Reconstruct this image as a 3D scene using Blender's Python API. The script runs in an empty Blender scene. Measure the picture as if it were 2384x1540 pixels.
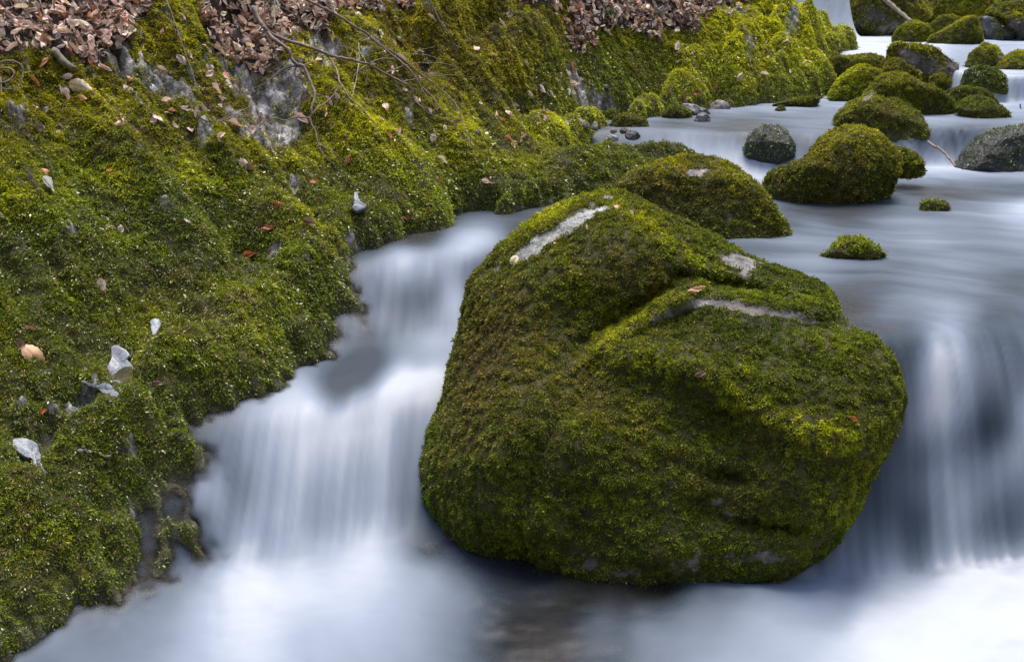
import bpy, math, random, time
import numpy as np
from mathutils import Vector
from mathutils.bvhtree import BVHTree
T0 = time.time()
rng = np.random.default_rng(11)
random.seed(5)
scene = bpy.context.scene
COL = scene.collection

# ------------------------------------------------------------------ camera
FPX, CX, CY = 2649.0, 1192.0, 770.0           # focal length in units of a 2384 wide frame
PITCH = math.radians(18.0)
CAM = np.array([0.0, 0.0, 1.5])
FWD = np.array([0, math.cos(PITCH), -math.sin(PITCH)])
UPV = np.array([0, math.sin(PITCH), math.cos(PITCH)])
RGT = np.array([1.0, 0, 0])

def ray(px, py):
    px = np.asarray(px, float); py = np.asarray(py, float)
    return (RGT * ((px - CX) / FPX)[..., None] + UPV * ((CY - py) / FPX)[..., None] + FWD)

def at(px, py, d):                             # point at distance d along the view axis
    return CAM + ray(px, py) * np.asarray(d, float)[..., None]

def at_z(px, py, z):                           # point where the line of sight meets level z
    r = ray(px, py)
    return CAM + r * ((z - CAM[2]) / r[..., 2])[..., None]

def depth_z(px, py, z):
    r = ray(px, py)
    return float((z - CAM[2]) / r[..., 2])

def project(p):
    q = p - CAM
    d = np.maximum(q @ FWD, 1e-3)
    return CX + FPX * (q @ RGT) / d, CY - FPX * (q @ UPV) / d, d

# ------------------------------------------------------------------ noise
_perm = np.random.default_rng(3).permutation(256).astype(np.int64)
_perm = np.concatenate([_perm, _perm, _perm])
_g = np.random.default_rng(4).normal(size=(256, 3)); _g /= np.linalg.norm(_g, axis=1)[:, None]

def perlin(p):
    p = np.asarray(p, float)
    i = np.floor(p).astype(np.int64); f = p - i; i &= 255
    u = f * f * f * (f * (f * 6 - 15) + 10)
    out = np.zeros(len(p))
    for dx in (0, 1):
        wx = u[:, 0] if dx else 1 - u[:, 0]
        for dy in (0, 1):
            wy = u[:, 1] if dy else 1 - u[:, 1]
            for dz in (0, 1):
                wz = u[:, 2] if dz else 1 - u[:, 2]
                h = _perm[_perm[_perm[i[:, 0] + dx] + i[:, 1] + dy] + i[:, 2] + dz]
                gv = _g[h]
                out += wx * wy * wz * (gv[:, 0] * (f[:, 0] - dx) + gv[:, 1] * (f[:, 1] - dy) + gv[:, 2] * (f[:, 2] - dz))
    return out * 1.6

def fbm(p, oct=3, gain=0.5):
    a, s, o = 1.0, 0.0, 0.0
    q = np.array(p, float)
    for k in range(oct):
        o = o + a * perlin(q); s += a; a *= gain; q = q * 2.03 + 17.3
    return o / s

def sstep(a, b, x):
    t = np.clip((x - a) / (b - a), 0, 1)
    return t * t * (3 - 2 * t)

def smax(a, b, k):
    h = np.clip(0.5 + 0.5 * (a - b) / k, 0, 1)
    return b * (1 - h) + a * h + k * h * (1 - h)

def in_poly(x, y, poly):
    c = np.zeros(len(x), bool)
    n = len(poly)
    for i in range(n):
        x1, y1 = poly[i]; x2, y2 = poly[i - 1]
        if y1 == y2: continue
        m = ((y1 > y) != (y2 > y)) & (x < (x2 - x1) * (y - y1) / (y2 - y1) + x1)
        c ^= m
    return c

# ------------------------------------------------------------------ terrain
PA, PB, PC = -0.75, 0.645, -2.39               # mean slope of the left bank
def hitA(px, py):
    r = ray(px, py)
    t = (PC - CAM[2] + PA * CAM[0] + PB * CAM[1]) / (r[..., 2] - PA * r[..., 0] - PB * r[..., 1])
    return CAM + r * t[..., None]

def footprint(px, py, rx, ry, rot=0.0):        # ground ellipse: centre and inverse axes
    c, s = math.cos(math.radians(rot)), math.sin(math.radians(rot))
    o = hitA(px, py)[:2]
    a = (hitA(px + rx * c, py + rx * s) - hitA(px - rx * c, py - rx * s))[:2] / 2
    b = (hitA(px - ry * s, py + ry * c) - hitA(px + ry * s, py - ry * c))[:2] / 2
    return o, np.linalg.inv(np.array([a, b]).T)

def foot_d2(fp, x, y):
    o, M = fp
    u = M[0, 0] * (x - o[0]) + M[0, 1] * (y - o[1])
    v = M[1, 0] * (x - o[0]) + M[1, 1] * (y - o[1])
    return u * u + v * v

# swellings and hollows of the bank: place, radii, turn, height, kind (g soft, c cushion)
BUMPS = [
 (860, 360, 60, 260, -38, .13, 'g'), (985, 440, 40, 110, -35, .06, 'g'), (620, 220, 70, 140, -20, -.10, 'g'),
 (1085, 470, 45, 110, -30, -.13, 'g'), (1060, 320, 60, 150, -25, .05, 'g'), (930, 60, 40, 70, 0, -.10, 'g'),
 (1190, 520, 60, 25, -10, .07, 'g'),
 (700, 660, 90, 120, -35, .09, 'g'), (640, 560, 60, 70, -35, .08, 'g'), (860, 560, 60, 45, 0, .07, 'g'),
 (560, 820, 110, 90, -30, .08, 'g'), (430, 980, 120, 70, -20, .07, 'g'), (300, 1140, 130, 80, -20, .07, 'g'), (120, 1280, 130, 90, 0, .06, 'g'),
 (330, 420, 70, 230, -40, .08, 'g'), (560, 430, 60, 170, -40, .06, 'g'), (150, 560, 80, 200, -40, .08, 'g'), (450, 640, 60, 160, -40, .05, 'g'),
 (250, 400, 40, 200, -40, -.05, 'g'), (520, 560, 30, 160, -40, -.04, 'g'), (120, 180, 140, 50, 15, -.05, 'g'), (690, 500, 30, 80, -20, -.07, 'g'),
 (1295, 238, 60, 50, 0, .13, 'c'), (1380, 185, 58, 52, -10, .15, 'c'), (1485, 165, 66, 58, -15, .15, 'c'), (1600, 150, 75, 66, -15, .14, 'c'),
 (1735, 160, 58, 62, -10, .16, 'c'), (1830, 120, 62, 62, 10, .19, 'c'), (1850, 200, 70, 40, 0, .12, 'c'), (1930, 120, 60, 50, 15, .15, 'c'),
 (1705, 100, 60, 60, -10, .12, 'c'), (1620, 75, 70, 60, -20, .10, 'c'), (1790, 40, 60, 60, 0, .12, 'c'), (1880, 60, 50, 60, 10, .14, 'c'),
 (1180, 120, 80, 70, -20, .10, 'g'), (1250, 60, 60, 50, 0, .09, 'g'), (1040, 30, 50, 40, 0, .12, 'g'), (1120, 30, 40, 40, 0, -.22, 'g'),
 (990, 95, 30, 40, 0, -.16, 'g'), (545, 12, 40, 25, 0, -.25, 'g'), (1200, 172, 45, 20, 0, -.10, 'g'), (1430, 110, 60, 30, 0, -.08, 'g'),
 (1340, 230, 20, 40, 0, -.06, 'g'), (1440, 150, 22, 70, -12, -.06, 'g'), (1550, 160, 18, 70, -18, -.06, 'g'), (1670, 150, 16, 70, -15, -.07, 'g'),
 (1780, 130, 14, 60, 10, -.08, 'g'), (800, 60, 120, 40, 20, .06, 'g'), (390, 50, 60, 90, -30, .10, 'g'), (880, 150, 60, 60, -20, .07, 'g'),
]
_B = [(footprint(b[0], b[1], b[2], b[3], b[4]), b[5], b[6]) for b in BUMPS]
_gd = np.array([PA, PB]) / math.hypot(PA, PB)  # uphill
_gc = np.array([_gd[1], -_gd[0]])

def water_z(x, y):
    ylip = 2.93 + np.maximum(x - 1.02, -.03) * 0.44
    zr = 0
    for o_ in np.linspace(-.08, .08, 25):
        q = np.clip((y + o_ - 2.645) / (ylip - 2.645), 0, 1)
        zr = zr + .55 * (1 - (1 - q) ** 2.0) / 25
    yl = y - .5 * (x + .43)
    xs = np.array([0, 2.62, 2.74, 2.98, 3.08, 3.2, 3.42, 3.60, 3.75, 3.88, 20])
    zs = np.array([0, 0, .03, .21, .285, .318, .335, .43, .53, .55, .55])
    zl = sum(np.interp(yl + o, xs, zs) for o in np.linspace(-.05, .05, 15)) / 15
    w = sstep(.2, .6, x)
    z = zl * (1 - w) + zr * w
    rt = sstep(1.45, 1.8, x)
    l2 = 5.27 + .22 * rt + .05 * np.sin(x * 2.6 + .5); h2 = 5.58 + .10 * rt + .04 * np.sin(x * 3.3)
    z = z + .17 * sstep(l2, h2, y)
    fr = sstep(2.35, 2.8, x)
    z = z + (.14 * fr + .23 * (1 - fr)) * sstep(7.12 - .42 * fr, 7.5 - .70 * fr, y) + .09 * fr * sstep(7.7, 8.1, y) + .9 * sstep(8.75, 9.3, y) * sstep(2.66, 2.5, x)
    return z

SHORE = [(-1.2, 2.31, .10, .2), (-1.13, 2.42, .08, .17), (-1.0, 2.54, .07, .17), (-.90, 2.60, .155, .15), (-.9, 2.77, .135, .2), (-.84, 2.66, .17, .12), (-.955, 2.71, .21, .11), (-.97, 2.62, .13, .11), (-.845, 2.9, .14, .2), (-.76, 2.96, .2, .17), (-.68, 3.02, .22, .17), (-.66, 3.22, .15, .17), (-.585, 3.36, .14, .17), (-.54, 3.54, .14, .17), (-.49, 3.85, .06, .2),
         (.12, 5.25, -.15, .16), (.30, 5.45, -.28, .22), (.5, 5.8, -.38, .3), (.78, 6.2, -.36, .33), (1.2, 6.4, -.25, .33), (1.75, 6.55, -.08, .35)]
for _px, _py, _z, _r in [(1200, 395, .66, .16), (1120, 420, .66, .12), (1290, 335, .72, .15), (1230, 460, .58, .14), (1470, 378, .665, .16), (1560, 385, .64, .13), (1390, 400, .65, .15), (1330, 440, .60, .13), (1300, 400, .655, .14), (1630, 400, .60, .12), (1380, 345, .66, .10)]:
    _p = at_z(_px, _py, _z); SHORE.append((_p[0], _p[1], _z - (PA * _p[0] + PB * _p[1] + PC), _r))
def bank_z(x, y, detail=True):
    z = PA * x + PB * y + PC
    for fp, h, k in _B:
        d2 = foot_d2(fp, x, y)
        if k == 'g': z = z + h * np.exp(-d2)
        else: z = z + h * np.clip(1 - d2 / 1.3, 0, 1) ** .75
    s = x * _gd[0] + y * _gd[1]; c = x * _gc[0] + y * _gc[1]
    o = np.zeros_like(x)
    far = sstep(4.2, 6.0, y)
    n1 = fbm(np.stack([c / .34, s / .95, o], 1), 3)
    n2 = fbm(np.stack([c / .11, s / .38 + 5, o + 3], 1), 3)
    n2b = fbm(np.stack([c / .13, s / .17 + 5, o + 9], 1), 3)
    sw = np.zeros_like(x); sa = np.zeros_like(x)
    for sx, sy, a_, r_ in SHORE:
        w_ = np.exp(-((x - sx) ** 2 + (y - sy) ** 2) / r_ ** 2); sw = sw + w_; sa = sa + w_ * a_
    sa = sa / np.maximum(sw, 1e-9); sw = np.clip(sw, 0, 1)
    z = z + sa * sw
    wet = np.exp(-np.clip(z - water_z(x, y), 0, 9) / .22)
    n1 = n1 * (1 - .65 * sw)
    z = z + .058 * n1 + (1 - wet) * .060 * (np.abs(n2) * 1.8 - .4) + .05 * n2b * (.55 + wet) + far * (1 - sw) * .15 * (np.abs(fbm(np.stack([c / .30, s / .38, o + 21], 1), 2)) * 2 - .4)
    if detail:
        n3 = fbm(np.stack([c / .045, s / .09, o + 7], 1), 2)
        n4 = fbm(np.stack([x / .06, y / .06, z / .06], 1), 2)
        z = z + .014 * n3 + .020 * n4 * (.5 + .6 * wet)
    h = z - water_z(x, y)
    z = z + h * 1.6 * np.exp(-np.abs(h) / .07)
    cut = 1.16 - 2.2 * (y - 7.66 - .25 * (x - 2.0)) + .03 * n2b
    cut = np.where(y > 7.0, cut, 99)
    cut = np.where(x > -.5, cut, 99)
    z = np.minimum(z, cut)
    return z

def bed_z(x, y):
    o = np.zeros_like(x)
    n = fbm(np.stack([x / .35, y / .35, o], 1), 3)
    n2 = fbm(np.stack([x / .07, y / .07, o + 4], 1), 2)
    z = water_z(x, y) - .13 + .05 * n + .02 * n2
    back = .85 * (y - 9.55) + 1.0 + .25 * n
    right = water_z(x, y) + .7 * (x - .56 * y - .35) + .1 * n
    z = smax(z, np.where(y > 8.8, back, -9), .1)
    z = smax(z, right, .1)
    return z

def terrain_z(x, y):
    return smax(bank_z(x, y), bed_z(x, y), .04)

def hit_ground(px, py, fn=terrain_z):
    px = np.atleast_1d(np.asarray(px, float)); py = np.atleast_1d(np.asarray(py, float))
    r = ray(px, py); n = len(px)
    ts = np.arange(1.6, 11.0, .02)
    P = CAM + r[:, None, :] * ts[None, :, None]
    g = P[..., 2] - fn(P[..., 0].ravel(), P[..., 1].ravel()).reshape(n, -1)
    idx = np.argmax(g < 0, axis=1)
    lo = ts[np.maximum(idx - 1, 0)]; hi = ts[idx]
    for _ in range(9):
        m = (lo + hi) / 2
        Q = CAM + r * m[:, None]
        b = Q[:, 2] < fn(Q[:, 0], Q[:, 1])
        hi = np.where(b, m, hi); lo = np.where(b, lo, m)
    return CAM + r * hi[:, None]

def ground_n(x, y, e=.012):
    dx = (terrain_z(x + e, y) - terrain_z(x - e, y)) / (2 * e)
    dy = (terrain_z(x, y + e) - terrain_z(x, y - e)) / (2 * e)
    n = np.stack([-dx, -dy, np.ones_like(dx)], 1)
    return n / np.linalg.norm(n, axis=1)[:, None]

# ------------------------------------------------------------------ mesh helpers
def build(name, V, faces, mat=None, parent=None, smooth=True, attrs=None, loc=None, edges=True):
    """faces: list of int arrays (n,k), each a block of k-gons."""
    me = bpy.data.meshes.new(name)
    V = np.asarray(V, np.float32)
    if loc is not None: V = V - np.asarray(loc, np.float32)
    me.vertices.add(len(V)); me.vertices.foreach_set('co', V.ravel())
    if not isinstance(faces, list): faces = [faces]
    faces = [np.asarray(f, np.int32) for f in faces if len(f)]
    nl = sum(f.size for f in faces); npoly = sum(len(f) for f in faces)
    me.loops.add(nl); me.polygons.add(npoly)
    me.loops.foreach_set('vertex_index', np.concatenate([f.ravel() for f in faces]))
    tot = np.concatenate([np.full(len(f), f.shape[1], np.int32) for f in faces])
    st = np.concatenate([[0], np.cumsum(tot)[:-1]]).astype(np.int32)
    me.polygons.foreach_set('loop_start', st)
    me.polygons.foreach_set('use_smooth', np.full(npoly, smooth))
    for k, a in (attrs or {}).items():
        a = np.asarray(a, np.float32)
        if a.ndim == 1:
            at_ = me.attributes.new(k, 'FLOAT', 'POINT'); at_.data.foreach_set('value', a)
        else:
            at_ = me.attributes.new(k, 'FLOAT_COLOR', 'POINT')
            if a.shape[1] == 3: a = np.concatenate([a, np.ones((len(a), 1), np.float32)], 1)
            at_.data.foreach_set('color', a.ravel())
    me.update(calc_edges=edges)
    if mat: me.materials.append(mat)
    o = bpy.data.objects.new(name, me); COL.objects.link(o)
    if loc is not None and parent is None: o.location = [float(v) for v in loc]
    if parent is not None: o.parent = parent
    return o

def tag(o, label=None, cat=None, group=None, kind=None):
    if label: o['label'] = label
    if cat: o['category'] = cat
    if group: o['group'] = group
    if kind: o['kind'] = kind
    return o

def grid_faces(nr, nc):
    i = np.arange((nr - 1) * nc).reshape(nr - 1, nc)[:, :-1].ravel()
    return np.stack([i, i + 1, i + nc + 1, i + nc], 1)

# ------------------------------------------------------------------ materials
def mat_new(name):
    m = bpy.data.materials.new(name); m.use_nodes = True
    m.node_tree.nodes.clear()
    return m, m.node_tree.nodes, m.node_tree.links

def N(nodes, typ, **kw):
    n = nodes.new(typ)
    for k, v in kw.items():
        if k.startswith('i_'):
            n.inputs[k[2:].replace('_', ' ')].default_value = v
        else: setattr(n, k, v)
    return n

def noise_node(nd, ln, scale, detail=4, rough=.6, vec=None):
    n = N(nd, 'ShaderNodeTexNoise'); n.inputs['Scale'].default_value = scale
    n.inputs['Detail'].default_value = detail; n.inputs['Roughness'].default_value = rough
    if vec is not None: ln.new(vec, n.inputs['Vector'])
    return n

def ramp(nd, ln, src, stops):
    r = N(nd, 'ShaderNodeValToRGB')
    while len(r.color_ramp.elements) < len(stops): r.color_ramp.elements.new(.5)
    for e, (p, c) in zip(r.color_ramp.elements, stops):
        e.position = p; e.color = (*c, 1) if len(c) == 3 else c
    ln.new(src, r.inputs['Fac'])
    return r

def mixc(nd, ln, fac, a, b):
    m = N(nd, 'ShaderNodeMix', data_type='RGBA')
    for s, v in ((0, fac), (6, a), (7, b)):
        if hasattr(v, 'is_output'): ln.new(v, m.inputs[s])
        else: m.inputs[s].default_value = v if s == 0 else (*v, 1)
    return m.outputs[2]

def moss_leaf_mat(name, gloss, rough):
    m, nd, ln = mat_new(name)
    a = N(nd, 'ShaderNodeAttribute', attribute_name='col')
    p = N(nd, 'ShaderNodeBsdfPrincipled')
    p.inputs['Roughness'].default_value = rough
    p.inputs['Specular IOR Level'].default_value = gloss
    ln.new(a.outputs['Color'], p.inputs['Base Color'])
    t = N(nd, 'ShaderNodeBsdfTranslucent'); ln.new(a.outputs['Color'], t.inputs['Color'])
    mx = N(nd, 'ShaderNodeMixShader'); mx.inputs[0].default_value = .3
    ln.new(p.outputs[0], mx.inputs[1]); ln.new(t.outputs[0], mx.inputs[2])
    o = N(nd, 'ShaderNodeOutputMaterial'); ln.new(mx.outputs[0], o.inputs[0])
    return m

M_MOSS = moss_leaf_mat('moss', .25, .6)
M_WETMOSS = moss_leaf_mat('wet_moss', .9, .28)

def rock_mat(name, stone_a, stone_b, under, wetness=.0):
    """stone showing through where the attribute 'bare' is high, dark moss mat elsewhere."""
    m, nd, ln = mat_new(name)
    tc = N(nd, 'ShaderNodeNewGeometry').outputs['Position']
    n1 = noise_node(nd, ln, 14, 7, .65, tc); n2 = noise_node(nd, ln, 60, 5, .7, tc); n3 = noise_node(nd, ln, 5, 4, .6, tc)
    st = ramp(nd, ln, n1.outputs['Fac'], [(.30, [c * .45 for c in stone_a]), (.47, stone_a), (.62, stone_b), (.75, [min(1, c * 1.2) for c in stone_b])])
    sp = ramp(nd, ln, n2.outputs['Fac'], [(.38, (.25, .24, .22)), (.52, (1, 1, 1))])
    mu = N(nd, 'ShaderNodeMix', data_type='RGBA', blend_type='MULTIPLY'); mu.inputs[0].default_value = .75
    ln.new(st.outputs[0], mu.inputs[6]); ln.new(sp.outputs[0], mu.inputs[7])
    un = ramp(nd, ln, n1.outputs['Fac'], [(.35, [c * .5 for c in under]), (.65, [c * 1.5 for c in under])])
    vn = N(nd, 'ShaderNodeAttribute', attribute_name='vein').outputs['Fac']
    vr = ramp(nd, ln, vn, [(0, (1, 1, 1)), (.3, (.34, .29, .25)), (.5, (1, 1, 1)), (.75, (1.4, 1.36, 1.3))])
    mv = N(nd, 'ShaderNodeMix', data_type='RGBA', blend_type='MULTIPLY'); mv.inputs[0].default_value = 1
    ln.new(mu.outputs[2], mv.inputs[6]); ln.new(vr.outputs[0], mv.inputs[7]); mu = mv
    bare = N(nd, 'ShaderNodeAttribute', attribute_name='bare').outputs['Fac']
    col = mixc(nd, ln, bare, un.outputs[0], mu.outputs[2])
    soil = N(nd, 'ShaderNodeAttribute', attribute_name='soil').outputs['Fac']
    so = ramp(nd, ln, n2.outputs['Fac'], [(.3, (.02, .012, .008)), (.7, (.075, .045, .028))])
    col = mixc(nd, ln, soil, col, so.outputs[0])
    bed = N(nd, 'ShaderNodeAttribute', attribute_name='bed').outputs['Fac']
    be = ramp(nd, ln, n1.outputs['Fac'], [(.3, (.035, .028, .022)), (.55, (.12, .085, .062)), (.75, (.22, .15, .11))])
    col = mixc(nd, ln, bed, col, be.outputs[0])
    p = N(nd, 'ShaderNodeBsdfPrincipled'); ln.new(col, p.inputs['Base Color'])
    p.inputs['Roughness'].default_value = .75 - wetness * .5
    p.inputs['Specular IOR Level'].default_value = .3 + wetness * .4
    bp = N(nd, 'ShaderNodeBump'); bp.inputs['Strength'].default_value = .9; bp.inputs['Distance'].default_value = .012
    ad = N(nd, 'ShaderNodeMath', operation='ADD'); ln.new(n1.outputs['Fac'], ad.inputs[0]); ln.new(n2.outputs['Fac'], ad.inputs[1])
    ln.new(ad.outputs[0], bp.inputs['Height']); ln.new(bp.outputs[0], p.inputs['Normal'])
    o = N(nd, 'ShaderNodeOutputMaterial'); ln.new(p.outputs[0], o.inputs[0])
    return m

M_BANK = rock_mat('bank_rock', (.20, .19, .19), (.64, .61, .60), (.060, .054, .008), .2)
M_STONE = rock_mat('boulder_stone', (.38, .38, .36), (.62, .63, .62), (.055, .050, .008), .1)
M_DARKSTONE = rock_mat('dark_wet_stone', (.045, .05, .05), (.14, .15, .15), (.012, .014, .008), .8)
M_BROWNSTONE = rock_mat('brown_stone', (.09, .075, .055), (.24, .21, .17), (.03, .026, .008), .3)
M_PALE = rock_mat('pale_flake', (.52, .55, .58), (.80, .83, .86), (.5, .5, .5), .9)
M_PEBBLE = rock_mat('pebble_stone', (.24, .20, .18), (.42, .37, .34), (.3, .3, .3), .2)

def simple_mat(name, col, rough=.7, var=.35, scale=30, trans=0, attr=None):
    m, nd, ln = mat_new(name)
    g = N(nd, 'ShaderNodeTexCoord').outputs['Object']
    n = noise_node(nd, ln, scale, 5, .65, g)
    r = ramp(nd, ln, n.outputs['Fac'], [(.3, [c * (1 - var) for c in col]), (.7, [min(1, c * (1 + var)) for c in col])])
    c = r.outputs[0]
    if attr:
        a = N(nd, 'ShaderNodeAttribute', attribute_name=attr)
        mu = N(nd, 'ShaderNodeMix', data_type='RGBA', blend_type='MULTIPLY'); mu.inputs[0].default_value = 1
        ln.new(c, mu.inputs[6]); ln.new(a.outputs['Color'], mu.inputs[7]); c = mu.outputs[2]
    p = N(nd, 'ShaderNodeBsdfPrincipled'); ln.new(c, p.inputs['Base Color']); p.inputs['Roughness'].default_value = rough
    sh = p.outputs[0]
    if trans:
        t = N(nd, 'ShaderNodeBsdfTranslucent'); ln.new(c, t.inputs['Color'])
        mx = N(nd, 'ShaderNodeMixShader'); mx.inputs[0].default_value = trans
        ln.new(sh, mx.inputs[1]); ln.new(t.outputs[0], mx.inputs[2]); sh = mx.outputs[0]
    o = N(nd, 'ShaderNodeOutputMaterial'); ln.new(sh, o.inputs[0])
    return m

M_LEAF = simple_mat('dead_leaf', (.78, .56, .43), .55, .35, 60, .2, 'tint')
M_PALE = simple_mat('pale_flake', (.215, .235, .26), .45, .6, 170)
M_TWIG = simple_mat('twig_bark', (.22, .16, .13), .7, .5, 40)
M_WOOD = simple_mat('grey_wood', (.20, .17, .12), .8, .5, 30)
M_STRAW = simple_mat('straw', (.50, .44, .28), .7, .3, 20, .2)
M_GREEN = simple_mat('herb_leaf', (.06, .16, .035), .5, .3, 60, .3)
M_NEEDLE = simple_mat('needle', (.34, .18, .08), .7, .4, 90)

# ------------------------------------------------------------------ moss
PAL = {
 'olive':  np.array([.30, .25, .012]), 'yellow': np.array([.62, .55, .012]), 'lime': np.array([.44, .54, .010]),
 'green':  np.array([.142, .240, .012]), 'deep': np.array([.055, .115, .014]), 'brown': np.array([.29, .175, .045]), 'tan': np.array([.50, .36, .16]),
}

def moss(name, P, Nn, C, size, parent=None, loc=None, mat=None, droop=.6, spread=.75, aspect=.36, seed=0, clump=.0085):
    """little pointed leaves: P base points, Nn normals, C colours, size lengths."""
    r = np.random.default_rng(seed)
    n = len(P)
    cl = fbm(P / .025 + seed * 1.7, 2)
    P = P + Nn * (clump * np.clip(cl + .15, -.35, .9))[:, None]
    size = size * (1 + .55 * np.clip(cl, -.8, .8))
    C = C * (1 + .40 * np.clip(cl, -.7, .8))[:, None]
    down = np.array([0, 0, -1.0]) - Nn * (-Nn[:, 2])[:, None]
    d = Nn * .55 + down * droop + r.normal(size=(n, 3)) * spread
    d /= np.linalg.norm(d, axis=1)[:, None]
    # keep the leaves above the surface
    dn = (d * Nn).sum(1)
    d = d + Nn * np.clip(.12 - dn, 0, None)[:, None]
    d /= np.linalg.norm(d, axis=1)[:, None]
    side = np.cross(d, Nn + r.normal(size=(n, 3)) * .5); side /= np.linalg.norm(side, axis=1)[:, None] + 1e-9
    L = size * r.uniform(.55, 1.35, n)
    W = L * aspect * r.uniform(.6, 1.2, n)
    b = P - Nn * .0015
    mid = b + d * (L * .5)[:, None] + Nn * (L * .10)[:, None]
    V = np.empty((n, 4, 3), np.float32)
    V[:, 0] = b; V[:, 1] = mid + side * (W / 2)[:, None]; V[:, 2] = b + d * L[:, None]; V[:, 3] = mid - side * (W / 2)[:, None]
    F = np.arange(n * 4, dtype=np.int32).reshape(n, 4)
    Cv = np.repeat(C.astype(np.float32), 4, axis=0)
    o = build(name, V.reshape(-1, 3), F, mat or M_MOSS, parent, True, {'col': Cv}, loc, edges=False)
    return o

def sample_tris(V, tris, dens_v, seed):
    """random points on triangles; dens_v = points per square metre at each vertex."""
    r = np.random.default_rng(seed)
    a, b, c = V[tris[:, 0]], V[tris[:, 1]], V[tris[:, 2]]
    cr = np.cross(b - a, c - a); ar = np.linalg.norm(cr, axis=1) / 2
    w = ar * dens_v[tris].mean(1)
    tot = w.sum()
    if tot < 1: return None
    n = int(tot)
    cum = np.cumsum(w) / tot
    k = np.searchsorted(cum, r.random(n)); k = np.minimum(k, len(tris) - 1)
    u = r.random(n); v = r.random(n); s = u + v > 1; u[s] = 1 - u[s]; v[s] = 1 - v[s]
    P = a[k] + (b[k] - a[k]) * u[:, None] + (c[k] - a[k]) * v[:, None]
    w3 = np.stack([1 - u - v, u, v], 1)
    return P, k, w3

def vnormals(V, tris):
    n = np.zeros_like(V)
    fn = np.cross(V[tris[:, 1]] - V[tris[:, 0]], V[tris[:, 2]] - V[tris[:, 0]])
    for i in range(3): np.add.at(n, tris[:, i], fn)
    return n / (np.linalg.norm(n, axis=1)[:, None] + 1e-12)

def pal_mix(w):
    tot = sum(np.clip(v, 0, None) for v in w.values()) + 1e-9
    return sum(np.clip(v, 0, None)[:, None] * PAL[k] for k, v in w.items()) / tot[:, None]

# ------------------------------------------------------------------ the bank and bed: one sheet in the detailed part
ys = [1.35]
while ys[-1] < 11.0: ys.append(ys[-1] * 1.0024 if ys[-1] < 8.5 else ys[-1] * 1.006)
ys = np.array(ys)
rs = np.concatenate([np.arange(-1.2, -.80, .01), np.arange(-.80, .62, .0025), np.arange(.62, 1.15, .01)])
GX = (ys[:, None] * rs[None, :]).ravel(); GY = np.repeat(ys, len(rs))
print('terrain verts', len(GX))
GZ = terrain_z(GX, GY)
TV = np.stack([GX, GY, GZ], 1)
quads = grid_faces(len(ys), len(rs))
ttris = np.concatenate([quads[:, [0, 1, 2]], quads[:, [0, 2, 3]]])
TN = vnormals(TV, ttris)
tpx, tpy, tdp = project(TV)
wz = water_z(GX, GY)
above = GZ - wz
nA = fbm(TV / .16, 4); nB = fbm(TV / .05 + 30, 3); nC = fbm(TV / .5 + 11, 3)
s_ = GX * _gd[0] + GY * _gd[1]; c_ = GX * _gc[0] + GY * _gc[1]
nS = fbm(np.stack([c_ / .05, s_ / .22, nA * .3], 1), 3)          # drawn out downhill
# bare rock of the bank: (px, py, rx, ry, rot, amount)
BARE = [(640, 225, 75, 90, 20, 1.1), (560, 150, 50, 40, 0, .9), (760, 130, 60, 50, 20, .8), (600, 310, 45, 35, 0, .9), (560, 255, 60, 30, 20, .8),
        (330, 160, 140, 30, 25, .80), (210, 125, 60, 25, 15, .9), (250, 270, 60, 30, 35, .55), (475, 345, 30, 25, 40, .75), (30, 250, 40, 40, 0, .65), (420, 210, 60, 20, 30, .7),
        (1400, 95, 60, 28, 5, 1.1), (1340, 70, 22, 20, 0, .9), (1500, 95, 50, 16, 0, .8), (880, 130, 30, 30, 0, .5), (930, 180, 40, 25, 30, .5), (850, 150, 40, 22, 0, .6),
        (685, 437, 14, 22, -20, 1.3), (950, 270, 12, 22, -10, 1.0), (165, 600, 18, 9, 0, 1.3), (143, 985, 26, 11, -12, 1.4), (207, 988, 30, 18, 25, 1.5), (57, 985, 14, 13, 0, 1.2), (390, 548, 8, 7, 0, 1.1),
        (650, 672, 32, 20, 0, .85), (820, 620, 22, 18, 0, .7), (745, 690, 20, 30, 0, .6), (720, 760, 25, 20, 0, .5), (310, 1215, 40, 25, 0, .5), (330, 1300, 35, 20, 0, .6), (1840, 112, 22, 24, 20, .8), (1745, 140, 18, 22, 0, .7), (1530, 205, 12, 12, 0, .6),
        (2010, 60, 30, 20, 0, .4), (1690, 30, 60, 20, 0, .7), (1430, 300, 40, 14, 0, .8)]
bare = np.zeros(len(GX))
for b in BARE:
    d2 = foot_d2(footprint(*b[:5]), GX, GY)
    bare = np.maximum(bare, b[5] * np.exp(-d2 * .7))
bare = sstep(.42, .60, bare + .42 * nS * (bare > .05) + .20 * nB * (bare > .05))
fleck = sstep(.22, .36, nS * 1.0 + .35 * nB + .25 * nA) * sstep(520, 300, tpy + .25 * tpx - 120) * sstep(1150, 800, tpx) * sstep(.3, .6, above)
bare = np.maximum(bare, fleck * .9)
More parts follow.
